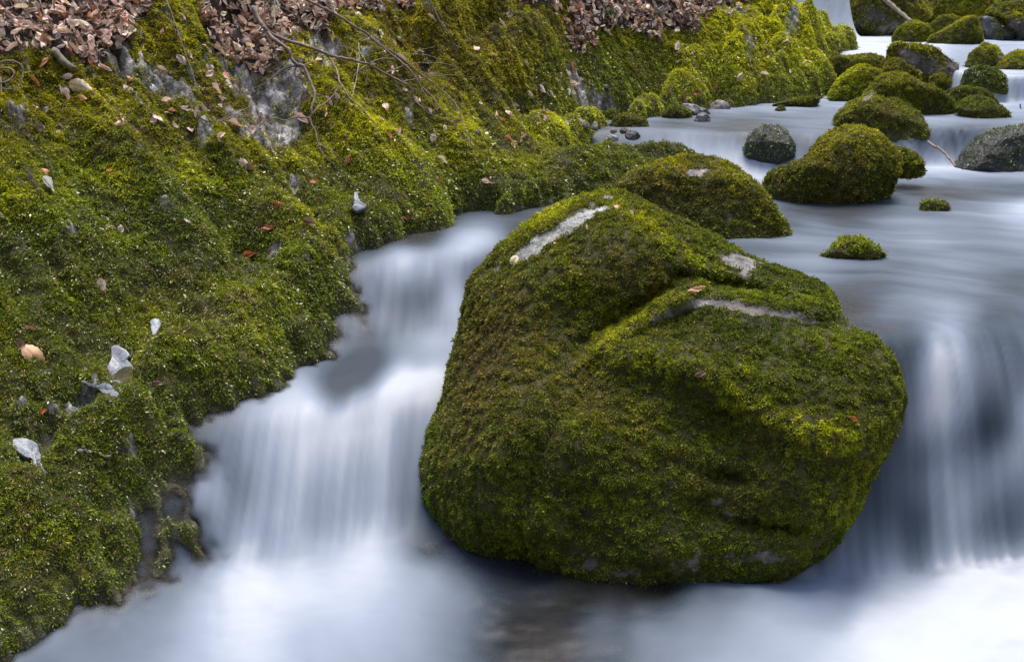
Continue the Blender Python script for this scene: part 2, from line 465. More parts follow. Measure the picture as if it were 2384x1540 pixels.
# wet dark rock showing just over the water
wetbare = sstep(.08, .0, above - .11 * nA) * .8
LITTER = [[(-400, -300), (316, -300), (330, 60), (318, 110), (250, 118), (215, 150), (150, 128), (90, 118), (0, 128), (-400, 100)],
          [(440, -300), (900, -300), (880, 25), (800, 30), (760, 95), (700, 70), (650, 130), (600, 185), (560, 160), (500, 140), (470, 60)],
          [(1325, -300), (1800, -300), (1750, 8), (1690, 20), (1640, 45), (1620, 70), (1545, 68), (1500, 88), (1440, 65), (1400, 62), (1345, 130), (1325, 110)],
          [(1180, -300), (1300, -300), (1290, 18), (1200, 12)], [(905, -200), (1000, -200), (960, 22), (905, 20)], [(1585, 35), (1625, 40), (1610, 85), (1590, 75)]]
soil = np.zeros(len(GX))
wob = 40 * nB + 50 * nA
for pl in LITTER: soil = np.maximum(soil, in_poly(tpx + wob, tpy + wob * .6, pl).astype(float))
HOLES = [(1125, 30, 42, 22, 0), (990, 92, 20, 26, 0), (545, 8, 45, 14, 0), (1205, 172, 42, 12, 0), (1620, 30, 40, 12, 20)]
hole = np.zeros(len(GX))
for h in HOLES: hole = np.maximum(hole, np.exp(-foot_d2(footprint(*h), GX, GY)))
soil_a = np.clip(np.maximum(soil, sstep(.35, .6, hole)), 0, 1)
bed = sstep(.02, -.06, above)
ang = np.abs(fbm(np.stack([c_ / .045, s_ / .22, GZ / .1], 1), 4)); ang2 = fbm(TV / .025, 3)
vein = np.clip(.5 + 1.1 * fbm(np.stack([c_ / .018, s_ / .11, GZ * 0], 1), 4), 0, 1)
TV[:, 2] += sstep(.1, .9, bare) * (.14 * (.16 - ang) + .022 * ang2) 
TN = vnormals(TV, ttris)
bank = build('bank', TV, quads, M_BANK, None, True, {'bare': np.clip(np.maximum(bare, wetbare * .25), 0, 1) * (1 - soil), 'soil': soil_a, 'bed': bed, 'vein': vein})
tag(bank, kind='structure')

# outlines of the pale flat stones, kept free of moss
def X20(*p): return [(x / 4, y / 4 + 770) for x, y in p]
SLABS = [X20((1055,185),(1100,168),(1160,190),(1225,248),(1185,275),(1228,325),(1215,410),(1150,485),(1100,450),(1050,440),(1000,345),(1050,275)),
         X20((790,495),(820,488),(880,525),(915,535),(990,490),(1060,520),(1130,545),(1040,622),(960,580),(925,550),(890,545),(830,522)),
         X20((112,1062),(170,1048),(270,1062),(340,1110),(385,1185),(410,1240),(448,1285),(420,1302),(370,1285),(310,1220),(210,1175)),
         [(350,752),(358,747),(370,749),(374,760),(368,770),(358,779),(352,770)], [(823,464),(829,460),(842,474),(854,484),(838,492),(829,493),(820,486),(824,477)]]
# bank moss
vis = (tpx > -320) & (tpx < 2560) & (tpy > -140) & (tpy < 1660) & (above > .008) & ((TV - CAM) * TN).sum(1).__lt__(.25 * np.linalg.norm(TV - CAM, axis=1))
sp = .00182 * np.clip(tdp / 2.8, .95, 1.4)                        # spacing
dens = .85 / sp ** 2
cover = (1 - np.clip(bare * 1.15, 0, 1) * (.80 + .2 * (nB < .1))) * (1 - soil * .985) * (1 - .93 * sstep(.3, .6, hole))
cover *= .35 + .65 * sstep(-.45, -.05, nB + .5 * nA)
cover *= 1 - .75 * wetbare
dens_v = np.where(vis, dens * cover, 0)
P, k, w3 = sample_tris(TV, ttris, dens_v, 21)
_x, _y, _ = project(P); _free = np.ones(len(P), bool)
for sl in SLABS:
    sl = np.array(sl); _free &= ~in_poly(_x, _y - 3, [tuple(q) for q in sl.mean(0) + (sl - sl.mean(0)) * 1.08])
P, k, w3 = P[_free], k[_free], w3[_free]
ids = ttris[k]
def lerp(a): return (a[ids] * w3).sum(1)
Nn = (TN[ids] * w3[..., None]).sum(1); Nn /= np.linalg.norm(Nn, axis=1)[:, None]
mx, my, md = project(P)
pA, pB, pC, pAb = lerp(nA), lerp(nB), lerp(nC), lerp(above)
# bright patches: light on crests put into the moss colour, plus young growth
LIT_FRESH = [(880, 380, 60, 220, -38, .9), (1080, 305, 60, 60, 20, 1.0), (1100, 330, 40, 40, 0, .8), (960, 440, 50, 60, -30, .8), (440, 435, 60, 35, 30, .7), (60, 475, 90, 50, 20, .7), (280, 430, 40, 30, 20, .8), (250, 240, 100, 40, 30, .5),
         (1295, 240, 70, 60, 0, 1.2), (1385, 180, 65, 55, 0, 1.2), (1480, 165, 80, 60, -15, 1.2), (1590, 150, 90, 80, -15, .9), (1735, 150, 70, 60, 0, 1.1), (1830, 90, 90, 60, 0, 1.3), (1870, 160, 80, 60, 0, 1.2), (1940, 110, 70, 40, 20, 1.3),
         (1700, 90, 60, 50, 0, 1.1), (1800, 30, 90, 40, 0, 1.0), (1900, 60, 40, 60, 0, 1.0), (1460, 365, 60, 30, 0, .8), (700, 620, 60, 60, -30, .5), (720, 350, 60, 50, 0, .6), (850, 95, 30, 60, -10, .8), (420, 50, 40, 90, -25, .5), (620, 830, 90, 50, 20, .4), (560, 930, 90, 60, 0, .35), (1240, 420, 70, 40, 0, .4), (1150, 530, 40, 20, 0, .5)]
lit_fresh = np.zeros(len(P))
for f in LIT_FRESH: lit_fresh = np.maximum(lit_fresh, f[5] * np.exp(-foot_d2(footprint(*f[:5]), P[:, 0], P[:, 1]) * .8))
OLD = [(1150, 130, 160, 90, 10, .5), (1020, 180, 100, 120, -30, .35), (1180, 220, 110, 60, 0, .5), (520, 230, 120, 40, 30, .9), (330, 310, 200, 40, 30, .6), (460, 720, 130, 50, 20, .5), (1250, 350, 120, 40, 0, .5), (620, 560, 40, 90, -40, .6)]
old = np.zeros(len(P))
for f in OLD: old = np.maximum(old, f[5] * np.exp(-foot_d2(footprint(*f[:5]), P[:, 0], P[:, 1]) * .8))
rn = rng.random(len(P)); rn2 = rng.random(len(P))
wetz = np.exp(-np.clip(pAb, 0, 9) / .30)
C = pal_mix({'olive': .9 + 1.2 * pC, 'yellow': .26 + .35 * sstep(420, 200, my) + 1.1 * pA + 2.2 * lit_fresh, 'lime': .06 + 1.2 * lit_fresh + .2 * pB + .35 * wetz,
             'green': .30 - 1.2 * pC + 2.2 * wetz, 'deep': 1.6 * wetz - .15 - .5 * pC, 'brown': .26 + .9 * old - .6 * pA - .25 * lit_fresh})
C *= (.55 + .95 * rn ** 1.7)[:, None] * (1 + .45 * np.clip(lit_fresh, 0, 1.2) + .5 * np.clip(pA, -.6, .6))[:, None] * (1 + .35 * np.clip(pB, -1, 1))[:, None]
tan = (rn2 < .035 + .05 * old)
C[tan] = PAL['tan'] * (.5 + .8 * rn[tan])[:, None]
size = .0070 * np.clip(md / 2.8, .95, 1.4) * (1 + .5 * np.clip(pA, -.6, .8)) * (1.0 + .25 * (1 - wetz))
wetm = (wetz > .35) & (rng.random(len(P)) < .45)
print('bank moss', len(P), 'wet', wetm.sum(), time.time() - T0)
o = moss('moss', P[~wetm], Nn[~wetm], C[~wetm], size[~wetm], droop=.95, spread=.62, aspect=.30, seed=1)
tag(o, 'thick yellow-green moss carpet covering the sloping bank', 'moss', kind='stuff')
o = moss('wet_moss', P[wetm], Nn[wetm], C[wetm] * .9, size[wetm], mat=M_WETMOSS, droop=.8, spread=.8, aspect=.36, seed=2)
tag(o, 'glistening dark green wet moss along the waterline of the bank', 'moss', kind='stuff')

# outer land beyond the detailed part
gx = np.concatenate([np.linspace(-60, -8, 20), np.linspace(-7, 9, 70), np.linspace(10, 60, 20)])
gy = np.concatenate([np.linspace(-60, -3, 20), np.linspace(-2, 13, 70), np.linspace(14, 70, 20)])
XX, YY = np.meshgrid(gx, gy); X, Y = XX.ravel(), YY.ravel()
Zo = smax(smax(PA * X + PB * np.clip(Y, 1, 9) + PC, np.interp(Y, [-60, -20, -9, -4, -1.6, 1.3, 2.6, 3, 5, 9, 12, 70], [48, 24, 11, 2.6, -.3, -.3, -.3, .2, .35, .6, 2.6, 45]), .3), .8 * (X - .5 * np.clip(Y, -5, 12) - .9) + .4, .3)  # unseen steep rise behind the camera, shaped to shade the faces towards it
Zo += .25 * fbm(np.stack([X / 2, Y / 2, X * 0], 1), 3) - .22
inside = (Y > 1.2) & (Y < 10.5) & (X > -1.25 * Y) & (X < 1.2 * Y)
Zo = np.where(inside, Zo - .5, Zo)
Zo = np.clip(Zo, -5, 50)
o = build('ground', np.stack([X, Y, Zo], 1), grid_faces(len(gy), len(gx)), M_BANK, None, True, {'bare': X * 0, 'soil': (fbm(np.stack([X, Y, Zo], 1) / 3, 2) > 0).astype(float), 'bed': X * 0})
tag(o, kind='structure')

# ------------------------------------------------------------------ water
FOAM = [
 (1000,565,.10),(930,590,.72),(1080,575,.80),(1140,562,.72),(1150,605,.12),(1200,540,.14),(1250,500,.22),(1110,650,.12),(1080,610,.55),(960,556,.0),(890,575,.12),
 (900,630,.68),(960,615,.80),(1020,605,.72),(1000,690,.12),(955,735,.18),(1010,655,.40),(1050,680,.80),(1040,720,.75),(880,700,.32),(850,740,.38),(900,740,.55),(870,800,.12),(800,850,.10),(765,900,.10),(780,790,.48),(745,770,.5),
 (1000,780,.72),(1040,760,.62),(960,830,.55),(920,800,.40),(890,852,.10),(850,892,.02),(790,922,.05),(712,890,.62),(690,860,.5),(1030,830,.55),(980,848,.42),
 (1000,874,1.1),(940,882,1.1),(900,905,1.05),(850,934,1.0),(790,968,.92),(725,945,.85),(650,1000,.75),(600,1020,.58),(540,1050,.5),(900,960,.80),(970,950,.68),(800,1030,.80),(700,1080,.78),(600,1090,.50),(510,1080,.40),(455,1080,.25),(480,1120,.78),(430,1180,.22),
 (520,1200,.52),(560,1280,.70),(490,1280,.34),(440,1260,.16),(650,1200,.75),(760,1150,.60),(640,1280,.60),(850,1100,.68),(900,1200,.60),(960,1150,.45),(970,1060,.50),(870,1250,.78),(950,1240,.40),(985,1270,.15),(700,1180,.62),(740,1270,.62),(590,1180,.45),(560,1130,.35),
 (600,1345,.86),(520,1345,.80),(700,1340,.82),(430,1330,.38),(380,1370,.36),(300,1390,.34),(200,1430,.36),(300,1440,.42),(100,1500,.45),(100,1465,.45),(250,1500,.40),(400,1450,.48),(480,1420,.70),(560,1400,.82),(650,1400,.80),(550,1480,.80),(700,1470,.66),(800,1370,.78),(850,1300,.80),(900,1350,.72),
 (1000,1330,.55),(1000,1400,.50),(900,1450,.60),(800,1520,.60),(1050,1480,.38),(1080,1380,.38),(1100,1330,.24),(1150,1430,.2),(1250,1390,.18),(1350,1400,.10),(1300,1440,.12),(1250,1500,.10),(1200,1470,.10),(1450,1400,.14),(1400,1450,.30),(1500,1460,.38),(1450,1520,.25),(1600,1420,.36),
 (1650,1480,.46),(1700,1370,.42),(1800,1340,.52),(1800,1420,.60),(1900,1320,.62),(1950,1350,.56),(1985,1390,.42),(2050,1330,.66),(2000,1430,.78),(2100,1400,.82),(2200,1340,.82),(2300,1330,.98),(2350,1400,.96),(2250,1430,.92),(2150,1460,.92),(2384,1330,.98),(2000,1500,.82),(1850,1500,.65),
 (2200,1520,.88),(2384,1500,.85),(1700,1530,.55),(1550,1375,.08),(100,1520,.35),(0,1500,.4),(0,1540,.42),
 (2080,775,.22),(2120,770,.25),(2165,800,.60),(2200,830,1.0),(2150,860,.62),(2220,960,.88),(2185,960,.95),(2250,880,.62),(2300,850,.42),(2350,800,.28),(2384,760,.3),(2310,930,.22),(2290,1000,.08),(2330,1000,.08),(2384,880,.40),(2360,1040,.70),(2384,960,.78),(2340,1100,.70),(2260,1090,.66),
 (2200,1100,.82),(2150,1060,.32),(2100,1100,.42),(2120,1000,.48),(2060,1130,.30),(2045,1200,.30),(2110,1180,.30),(2150,1200,.25),(2205,1200,.76),(2255,1180,.76),(2250,1260,.66),(2300,1200,.38),(2384,1150,.5),(2350,1250,.32),(2120,1260,.32),(2060,1260,.50),(2015,1280,.50),(2150,1285,.40),
 (2100,840,.08),(2090,900,.12),(2125,920,.40),(2140,800,.15),(2280,780,.25),
 (2384,715,.32),(2250,710,.46),(2150,715,.5),(2050,730,.40),(1985,712,.16),(2150,660,.5),(2280,680,.42),(2384,650,.32),(2000,640,.34),(1900,625,.52),(1850,600,.5),(2100,610,.36),(2250,600,.48),(2384,580,.46),(2150,560,.60),(2060,540,.50),(1900,520,.42),(1830,540,.4),(1850,490,.24),(1960,500,.18),
 (2100,500,.44),(2230,492,.55),(2384,476,.92),(2320,478,.6),(2300,530,.48),(2200,530,.48),(2100,460,.34),(2200,450,.14),(2110,430,.20),(2300,430,.30),(2384,410,.60),(2200,400,.72),(2150,393,.85),(2300,400,.72),(2384,450,.25),
 (2180,340,.30),(2230,320,.20),(2200,300,.42),(2260,340,.42),(2150,375,.62),(2300,292,.34),(2384,280,.5),(2350,250,.62),(2384,200,.72),(2340,215,.95),(2384,230,.62),
 (1500,270,.50),(1560,290,.18),(1550,245,.25),(1700,260,.50),(1800,255,.50),(1900,260,.42),(1650,290,.30),(1750,280,.20),(1870,290,.42),(1620,315,.5),(1560,330,.62),(1700,315,.26),(1690,355,.82),(1620,350,.75),(1730,385,.95),(1760,400,.88),(1850,350,.30),(1880,330,.4),(1870,370,.46),(1720,410,.66),
 (1340,300,.2),(1400,310,.28),(1480,310,.4),(1420,340,.35),(1900,310,.4),
 (1990,100,.98),(2060,120,.95),(1960,90,1.0),(2150,125,.9),(2230,150,.5),(2240,170,.85),(2220,190,.85),(1910,40,1.0),(1930,70,.9),(1900,10,1.0),(2040,100,1.0)]
wy = [1.30]
while wy[-1] < 9.5: wy.append(wy[-1] * (1.0013 if 2.55 < wy[-1] < 3.3 else 1.0024))
wy = np.array(wy); wr = np.concatenate([np.arange(-.66, .62, .0032), np.arange(.62, 1.1, .012)])
WX = (wy[:, None] * wr[None, :]).ravel(); WY = np.repeat(wy, len(wr))
WZ = water_z(WX, WY)
fp = np.array(FOAM, float)
fp[:, 2] *= np.where((fp[:, 1] < 735) & (fp[:, 1] > 425) & (fp[:, 0] > 1300), .86, 1)
FP = hit_ground(fp[:, 0], fp[:, 1], water_z)
def wcoord(p): return np.stack([p[:, 0] / p[:, 1], np.log(p[:, 1]) * .40, p[:, 2] * .35], 1)
fc = wcoord(FP); fv = fp[:, 2]
def fker(a): return np.sqrt(((a[:, None] - fc[None]) ** 2).sum(-1) + .010 ** 2)
wgt = np.linalg.solve(fker(fc) + np.eye(len(fc)) * -.003, fv - .4)
wq = wcoord(np.stack([WX, WY, WZ], 1)); foam = np.empty(len(WX))
for b0 in range(0, len(WX), 20000): foam[b0:b0 + 20000] = fker(wq[b0:b0 + 20000]) @ wgt + .4
def gblur(a, sr, sc):
    for ax, sg in ((0, sr), (1, sc)):
        k = np.exp(-.5 * (np.arange(-int(3 * sg), int(3 * sg) + 1) / sg) ** 2); k /= k.sum()
        pad = [(0, 0), (0, 0)]; pad[ax] = (len(k) // 2,) * 2
        b = np.pad(a, pad, mode='edge'); out = np.zeros_like(a)
        for i_, w_ in enumerate(k): out += w_ * (b[i_:i_ + a.shape[0]] if ax == 0 else b[:, i_:i_ + a.shape[1]])
        a = out
    return a
foam = gblur(foam.reshape(len(wy), -1), 2.5, 1.6).ravel()
foam = np.clip(.5 + (foam - .5) * 1.30, 0, 1)
slope = np.abs(np.gradient(WZ.reshape(len(wy), -1), axis=0).ravel() / np.gradient(np.repeat(wy, len(wr)).reshape(len(wy), -1), axis=0).ravel())
fallm = sstep(.15, .7, slope)
_yl = WY - .5 * (WX + .43)
body = gblur(np.maximum(sstep(.05, .22, slope) * sstep(4.4, 4.1, WY), sstep(2.75, 2.9, _yl) * sstep(3.95, 3.8, _yl) * (WX < .3)).reshape(len(wy), -1), 6, 1.5).ravel()
o = np.zeros_like(WX)
st1 = fbm(np.stack([WX / .030, (WY + WZ) / .9, o], 1), 3); st2 = fbm(np.stack([WX / .09, (WY + WZ) / 1.2, o + 5], 1), 2)
warp = .12 * perlin(np.stack([WX / .5, WY / .5, o + 2], 1))
pl1 = fbm(np.stack([(WX + warp) / .40, (WY + .45 * WX + warp) / .13, o + 8], 1), 4)
pl2 = fbm(np.stack([WX / .16, WY / .16, o + 12], 1), 3)
near = sstep(3.0, 2.5, WY)
foam = foam + fallm * (.20 * st1 + .14 * st2) + (1 - fallm) * (near * .05 * pl2 + (1 - near) * (.17 * sstep(.1, .7, WX) + .04) * pl1)
foam = np.clip(foam, 0, 1)
WZ2 = WZ + (1 - fallm) * (.007 * pl2 * (1 + near) + .004 * pl1 * sstep(.1, .7, WX)) + .05 * np.clip(foam - .8, 0, 1) * near + .012 * st2 * fallm
tz = terrain_z(WX, WY)
cov = sstep(.0, .075, WZ - tz)
wf = grid_faces(len(wy), len(wr))
keep = ((WZ - tz)[wf] > -.03).any(1)
m, nd, ln = mat_new('silky_water')
fa = N(nd, 'ShaderNodeAttribute', attribute_name='foam').outputs['Fac']
ca = N(nd, 'ShaderNodeAttribute', attribute_name='cover').outputs['Fac']
pos = N(nd, 'ShaderNodeNewGeometry').outputs['Position']
foamcol = ramp(nd, ln, fa, [(0, (.038, .05, .066)), (.2, (.072, .096, .128)), (.45, (.158, .188, .238)), (.72, (.275, .315, .385)), (1, (.49, .52, .565))])
p = N(nd, 'ShaderNodeBsdfPrincipled'); ln.new(foamcol.outputs[0], p.inputs['Base Color'])
p.inputs['Roughness'].default_value = .6; p.inputs['Specular IOR Level'].default_value = .15
op = ramp(nd, ln, fa, [(0, (.12,) * 3), (.12, (.45,) * 3), (.3, (.82,) * 3), (.55, (.97,) * 3)])
ba = N(nd, 'ShaderNodeAttribute', attribute_name='body').outputs['Fac']
bm = N(nd, 'ShaderNodeMath', operation='MULTIPLY'); ln.new(ba, bm.inputs[0]); bm.inputs[1].default_value = .93
mxx = N(nd, 'ShaderNodeMath', operation='MAXIMUM'); ln.new(op.outputs[0], mxx.inputs[0]); ln.new(bm.outputs[0], mxx.inputs[1])
mu = N(nd, 'ShaderNodeMath', operation='MULTIPLY'); ln.new(mxx.outputs[0], mu.inputs[0]); ln.new(ca, mu.inputs[1])
tr = N(nd, 'ShaderNodeBsdfTransparent'); tr.inputs[0].default_value = (.80, .82, .80, 1)
gl = N(nd, 'ShaderNodeBsdfGlossy'); gl.inputs['Roughness'].default_value = .30
fr = N(nd, 'ShaderNodeFresnel'); fr.inputs[0].default_value = 1.33
frm = N(nd, 'ShaderNodeMath', operation='MULTIPLY'); ln.new(fr.outputs[0], frm.inputs[0]); ln.new(ca, frm.inputs[1])
m1 = N(nd, 'ShaderNodeMixShader'); ln.new(frm.outputs[0], m1.inputs[0]); ln.new(tr.outputs[0], m1.inputs[1]); ln.new(gl.outputs[0], m1.inputs[2])
m2 = N(nd, 'ShaderNodeMixShader'); ln.new(mu.outputs[0], m2.inputs[0]); ln.new(m1.outputs[0], m2.inputs[1]); ln.new(p.outputs[0], m2.inputs[2])
oo = N(nd, 'ShaderNodeOutputMaterial'); ln.new(m2.outputs[0], oo.inputs[0])
water = build('water', np.stack([WX, WY, WZ2], 1), wf[keep], m, None, True, {'foam': foam, 'cover': cov, 'body': body})
tag(water, kind='structure')
print('water', keep.sum(), time.time() - T0)

# ------------------------------------------------------------------ boulders
def smooth_closed(pts, n):
    p = np.array(pts, float); m = len(p)
    out = []
    for i in range(m):
        p0, p1, p2, p3 = p[i - 1], p[i], p[(i + 1) % m], p[(i + 2) % m]
        for t in np.linspace(0, 1, 8, endpoint=False):
            out.append(.5 * ((2 * p1) + (p2 - p0) * t + (2 * p0 - 5 * p1 + 4 * p2 - p3) * t * t + (3 * p1 - p0 - 3 * p2 + p3) * t ** 3))
    out = np.array(out)
    s = np.concatenate([[0], np.cumsum(np.linalg.norm(np.diff(np.vstack([out, out[:1]]), axis=0), axis=1))])
    u = np.linspace(0, s[-1], n, endpoint=False)
    oc = np.vstack([out, out[:1]])
    return np.stack([np.interp(u, s, oc[:, 0]), np.interp(u, s, oc[:, 1])], 1)

def lobe(outline, d, tf, tb, lean=0.0, pw=.75, lx=0.0):
    """closed body whose widest section is the outline, standing at distance d, tf deep to the front and tb to the back."""
    n, rows = 80, 26
    q = smooth_closed(outline, n)
    c = (q.min(0) + q.max(0)) / 2 * .5 + q.mean(0) * .5
    V = []
    for ph in np.linspace(-math.pi / 2 * .97, math.pi / 2 * .97, rows):
        k = math.cos(ph) ** pw
        qq = c + (q - c) * k
        dm = d + lean * (q[:, 1].max() - qq[:, 1]) / 1000 - lx * np.maximum(qq[:, 0] - c[0], 0) / 1000
        base = at(qq[:, 0], qq[:, 1], dm)
        off = -(tf if ph > 0 else tb) * math.sin(ph)
        V.append(base + FWD * off)
    V = np.array(V)
    caps = [V[0].mean(0), V[-1].mean(0)]
    i = np.arange(n); j = (i + 1) % n
    F = np.concatenate([np.stack([r * n + i, r * n + j, (r + 1) * n + j, (r + 1) * n + i], 1) for r in range(rows - 1)])
    nb = rows * n
    tri = np.concatenate([np.stack([j, i, np.full(n, nb)], 1), np.stack([(rows - 1) * n + i, (rows - 1) * n + j, np.full(n, nb + 1)], 1)])
    return np.vstack([V.reshape(-1, 3), caps]), F, tri

def remesh(lobes, voxel):
    V, F, Tt, o = [], [], [], 0
    for v, f, t in lobes:
        V.append(v); F.append(f + o); Tt.append(t + o); o += len(v)
    ob = build('tmp', np.vstack(V), [np.vstack(F), np.vstack(Tt)])
    md = ob.modifiers.new('r', 'REMESH'); md.mode = 'VOXEL'; md.voxel_size = voxel
    dg = bpy.context.evaluated_depsgraph_get()
    me = ob.evaluated_get(dg).to_mesh()
    nv = np.empty(len(me.vertices) * 3, np.float32); me.vertices.foreach_get('co', nv)
    me.calc_loop_triangles()
    tr = np.empty(len(me.loop_triangles) * 3, np.int32); me.loop_triangles.foreach_get('vertices', tr)
    ob.evaluated_get(dg).to_mesh_clear()
    m_ = ob.data; bpy.data.objects.remove(ob); bpy.data.meshes.remove(m_)
    return nv.reshape(-1, 3).astype(float), tr.reshape(-1, 3)

def lap(V, tris, it):
    e = np.concatenate([tris[:, [0, 1]], tris[:, [1, 2]], tris[:, [2, 0]]])
    for _ in range(it):
        s = np.zeros_like(V); c = np.zeros(len(V))
        for a, b in ((0, 1), (1, 0)):
            np.add.at(s, e[:, a], V[e[:, b]]); np.add.at(c, e[:, a], 1)
        V = V * .4 + .6 * s / c[:, None]
    return V

BOULDERS = []
SURF = {}
def boulder(label, outlines, tf=.75, tb=.8, lean=.25, pw=.75, ds=None, feats=(), bare_spots=(), look=None, group=None, mat=None, moss_amount=1.0, name='mossy_boulder',
            cat='boulder', rough=1.0, fresh_spots=(), voxel=None, wet=.0, key=None, tfs=None, seed=0, mossless=False, facets=7, lx=0.0, old_spots=()):
    lobes = []
    for i, ol in enumerate(outlines):
        a = np.array(ol, float)
        d = ds[i]
        R = math.sqrt(np.ptp(a[:, 0]) * np.ptp(a[:, 1])) / 2 / FPX * d
        f = tfs[i][0] if tfs else tf * R; b = tfs[i][1] if tfs else tb * R
        lobes.append(lobe(ol, d, f, b, lean, pw, lx))
        if i == 0: R0 = R
    R = R0
    vx = voxel or (max(.006, R / 34) if R > .10 else max(R / 16, .0006))
    V, tr = remesh(lobes, vx)
    rf = np.random.default_rng(40 + seed)
    if facets:
        cc = (V.min(0) + V.max(0)) / 2
        for _ in range(facets):
            nn_ = -FWD * .9 + rf.normal(size=3) * .6; nn_ /= np.linalg.norm(nn_)
            dq = (V - cc) @ nn_; h_ = dq.max() * rf.uniform(.70, .90)
            V = V - nn_ * (np.clip(dq - h_, 0, None) * .85)[:, None]
    V = lap(V, tr, 2)
    Nv = vnormals(V, tr)
    so = seed * 7.3
    # broad faces and dents of the stone
    V = V + Nv * (R * rough * (.13 * fbm(V / (R * .75) + so, 2) + .06 * (.4 - np.abs(fbm(V / (R * .42) + so + 5, 2)) * 2)))[:, None]
    px, py, dd = project(V)
    toc = CAM - V; toc /= np.linalg.norm(toc, axis=1)[:, None]
    Nv = vnormals(V, tr); fac = (Nv * toc).sum(1)
    for (fx, fy, rx, ry, rot, amp) in feats:
        c, s = math.cos(math.radians(rot)), math.sin(math.radians(rot))
        u = ((px - fx) * c + (py - fy) * s) / rx; v = (-(px - fx) * s + (py - fy) * c) / ry
        V = V + toc * (amp * np.exp(-u * u - v * v) * sstep(-.1, .3, fac))[:, None]
    Nv = vnormals(V, tr)
    cush = fbm(V / .045 + so, 3)
    V = V + Nv * (min(.010, R * .035) * cush)[:, None]
    Nv = vnormals(V, tr); fac = (Nv * toc).sum(1)
    px, py, dd = project(V)
    bare = np.zeros(len(V)); n1 = fbm(V / .035 + so, 4); n2 = fbm(V / .10 + so + 3, 3)
    for bs in bare_spots:
        fx, fy, rx, ry, rot = bs[:5]; am = bs[5] if len(bs) > 5 else 1.0
        c, s = math.cos(math.radians(rot)), math.sin(math.radians(rot))
        u = ((px - fx) * c + (py - fy) * s) / rx; v = (-(px - fx) * s + (py - fy) * c) / ry
        bare = np.maximum(bare, am * np.exp(-.7 * (u * u + v * v)) * sstep(-.1, .15, fac))
    bare = sstep(.44, .54, bare + (.50 * n1 + .1 * n2 + .30 * fbm(V / .014 + so, 2)) * (bare > .12))
    wl = V[:, 2] - np.maximum(water_z(V[:, 0], V[:, 1]), bank_z(V[:, 0], V[:, 1], False))
    if mossless: bare = np.ones(len(V)); 
    base = V[np.argmin(V[:, 2])].copy(); base[:2] = V[:, :2].mean(0)
    # keep out of sight faces too: the stone is a closed body
    at_ = {'bare': bare, 'soil': V[:, 0] * 0, 'bed': (bare * np.exp(-np.clip(wl, 0, 9) / .22)) if mat is None and not mossless else V[:, 0] * 0}
    V = V - Nv * (bare * min(.0025, R * .006))[:, None]
    if mossless:
        rock = build(name, V, tr, mat or M_STONE, None, True, at_, base)
    else:
        rock = bpy.data.objects.new(name, None); COL.objects.link(rock); rock.location = base; rock.empty_display_size = .05
        build('stone', V, tr, mat or M_STONE, rock, True, at_, base)
    tag(rock, label, cat, group)
    SURF[key or label] = (V, tr)
    if not mossless:
        sp = .00182 * np.clip(dd / 2.8, .95, 1.4)
        dv = ((1.15 if key == 'hero' else .95) / sp ** 2) * moss_amount * (1 - np.clip(bare * 1.25, 0, 1)) * (.30 + .70 * sstep(-.5, -.05, n1 + .4 * n2))
        dv *= sstep(-.45, -.2, fac) * (wl > -.015) * (.12 + .88 * sstep(.0, .055, wl + .03 * n1))
        res = sample_tris(V, tr, dv, 100 + seed)
        if res:
            P, k, w3 = res
            ids = tr[k]
            L = lambda a: (a[ids] * w3).sum(1)
            Nn = (Nv[ids] * w3[..., None]).sum(1); Nn /= np.linalg.norm(Nn, axis=1)[:, None]
            qx, qy, qd = project(P)
            r = np.random.default_rng(500 + seed)
            a1 = fbm(P / .14 + so, 3); a2 = fbm(P / .045 + so + 9, 3); w_ = np.exp(-np.clip(L(wl), 0, 9) / (.10 + R * .25))
            fr = np.zeros(len(P))  # light on crests and ridges painted into the moss colour, with young tips
            for fs in fresh_spots:
                fx, fy, rx, ry, rot, am = fs
                c, s = math.cos(math.radians(rot)), math.sin(math.radians(rot))
                u = ((qx - fx) * c + (qy - fy) * s) / rx; v = (-(qx - fx) * s + (qy - fy) * c) / ry
                fr = np.maximum(fr, am * np.exp(-u * u - v * v))
            lk = dict(olive=.9, yellow=.25, lime=.15, green=.3, deep=.1, brown=.25); lk.update(look or {})
            C = pal_mix({'olive': lk['olive'] + .8 * a1, 'yellow': lk['yellow'] + .7 * a2 + 1.5 * fr, 'lime': lk['lime'] + .4 * a2 + .6 * fr, 'green': lk['green'] - .5 * a1 + 1.1 * w_,
                         'deep': lk['deep'] + 2.1 * w_ - .2 - .5 * a1, 'brown': lk['brown'] - .8 * a1 * (1 - w_) + .3 * (r.random(len(P)) < .15) - .4 * fr})
            rn = r.random(len(P))
            C *= (.50 + 1.0 * rn ** 1.7)[:, None] * (1 + .5 * fr + .35 * np.clip(a1, -.6, .6))[:, None] * (1 + .35 * np.clip(a2, -1, 1))[:, None]
            tn = r.random(len(P)) < .03 + .05 * lk['brown']
            C[tn] = PAL['tan'] * (.4 + .8 * rn[tn])[:, None]
            for fs in old_spots:
                fx, fy, rx, ry, rot, am = fs
                c, s = math.cos(math.radians(rot)), math.sin(math.radians(rot))
                u = ((qx - fx) * c + (qy - fy) * s) / rx; v = (-(qx - fx) * s + (qy - fy) * c) / ry
                hit = r.random(len(P)) < am * np.exp(-u * u - v * v) * (.7 + .8 * a2)
                C[hit] = (PAL['brown'] * .55 + PAL['tan'] * .45) * (.25 + .75 * rn[hit])[:, None]
            size = .0068 * np.clip(qd / 2.8, .95, 1.4) * (1 + .35 * np.clip(a1, -.6, .8))
            wm = w_ + wet
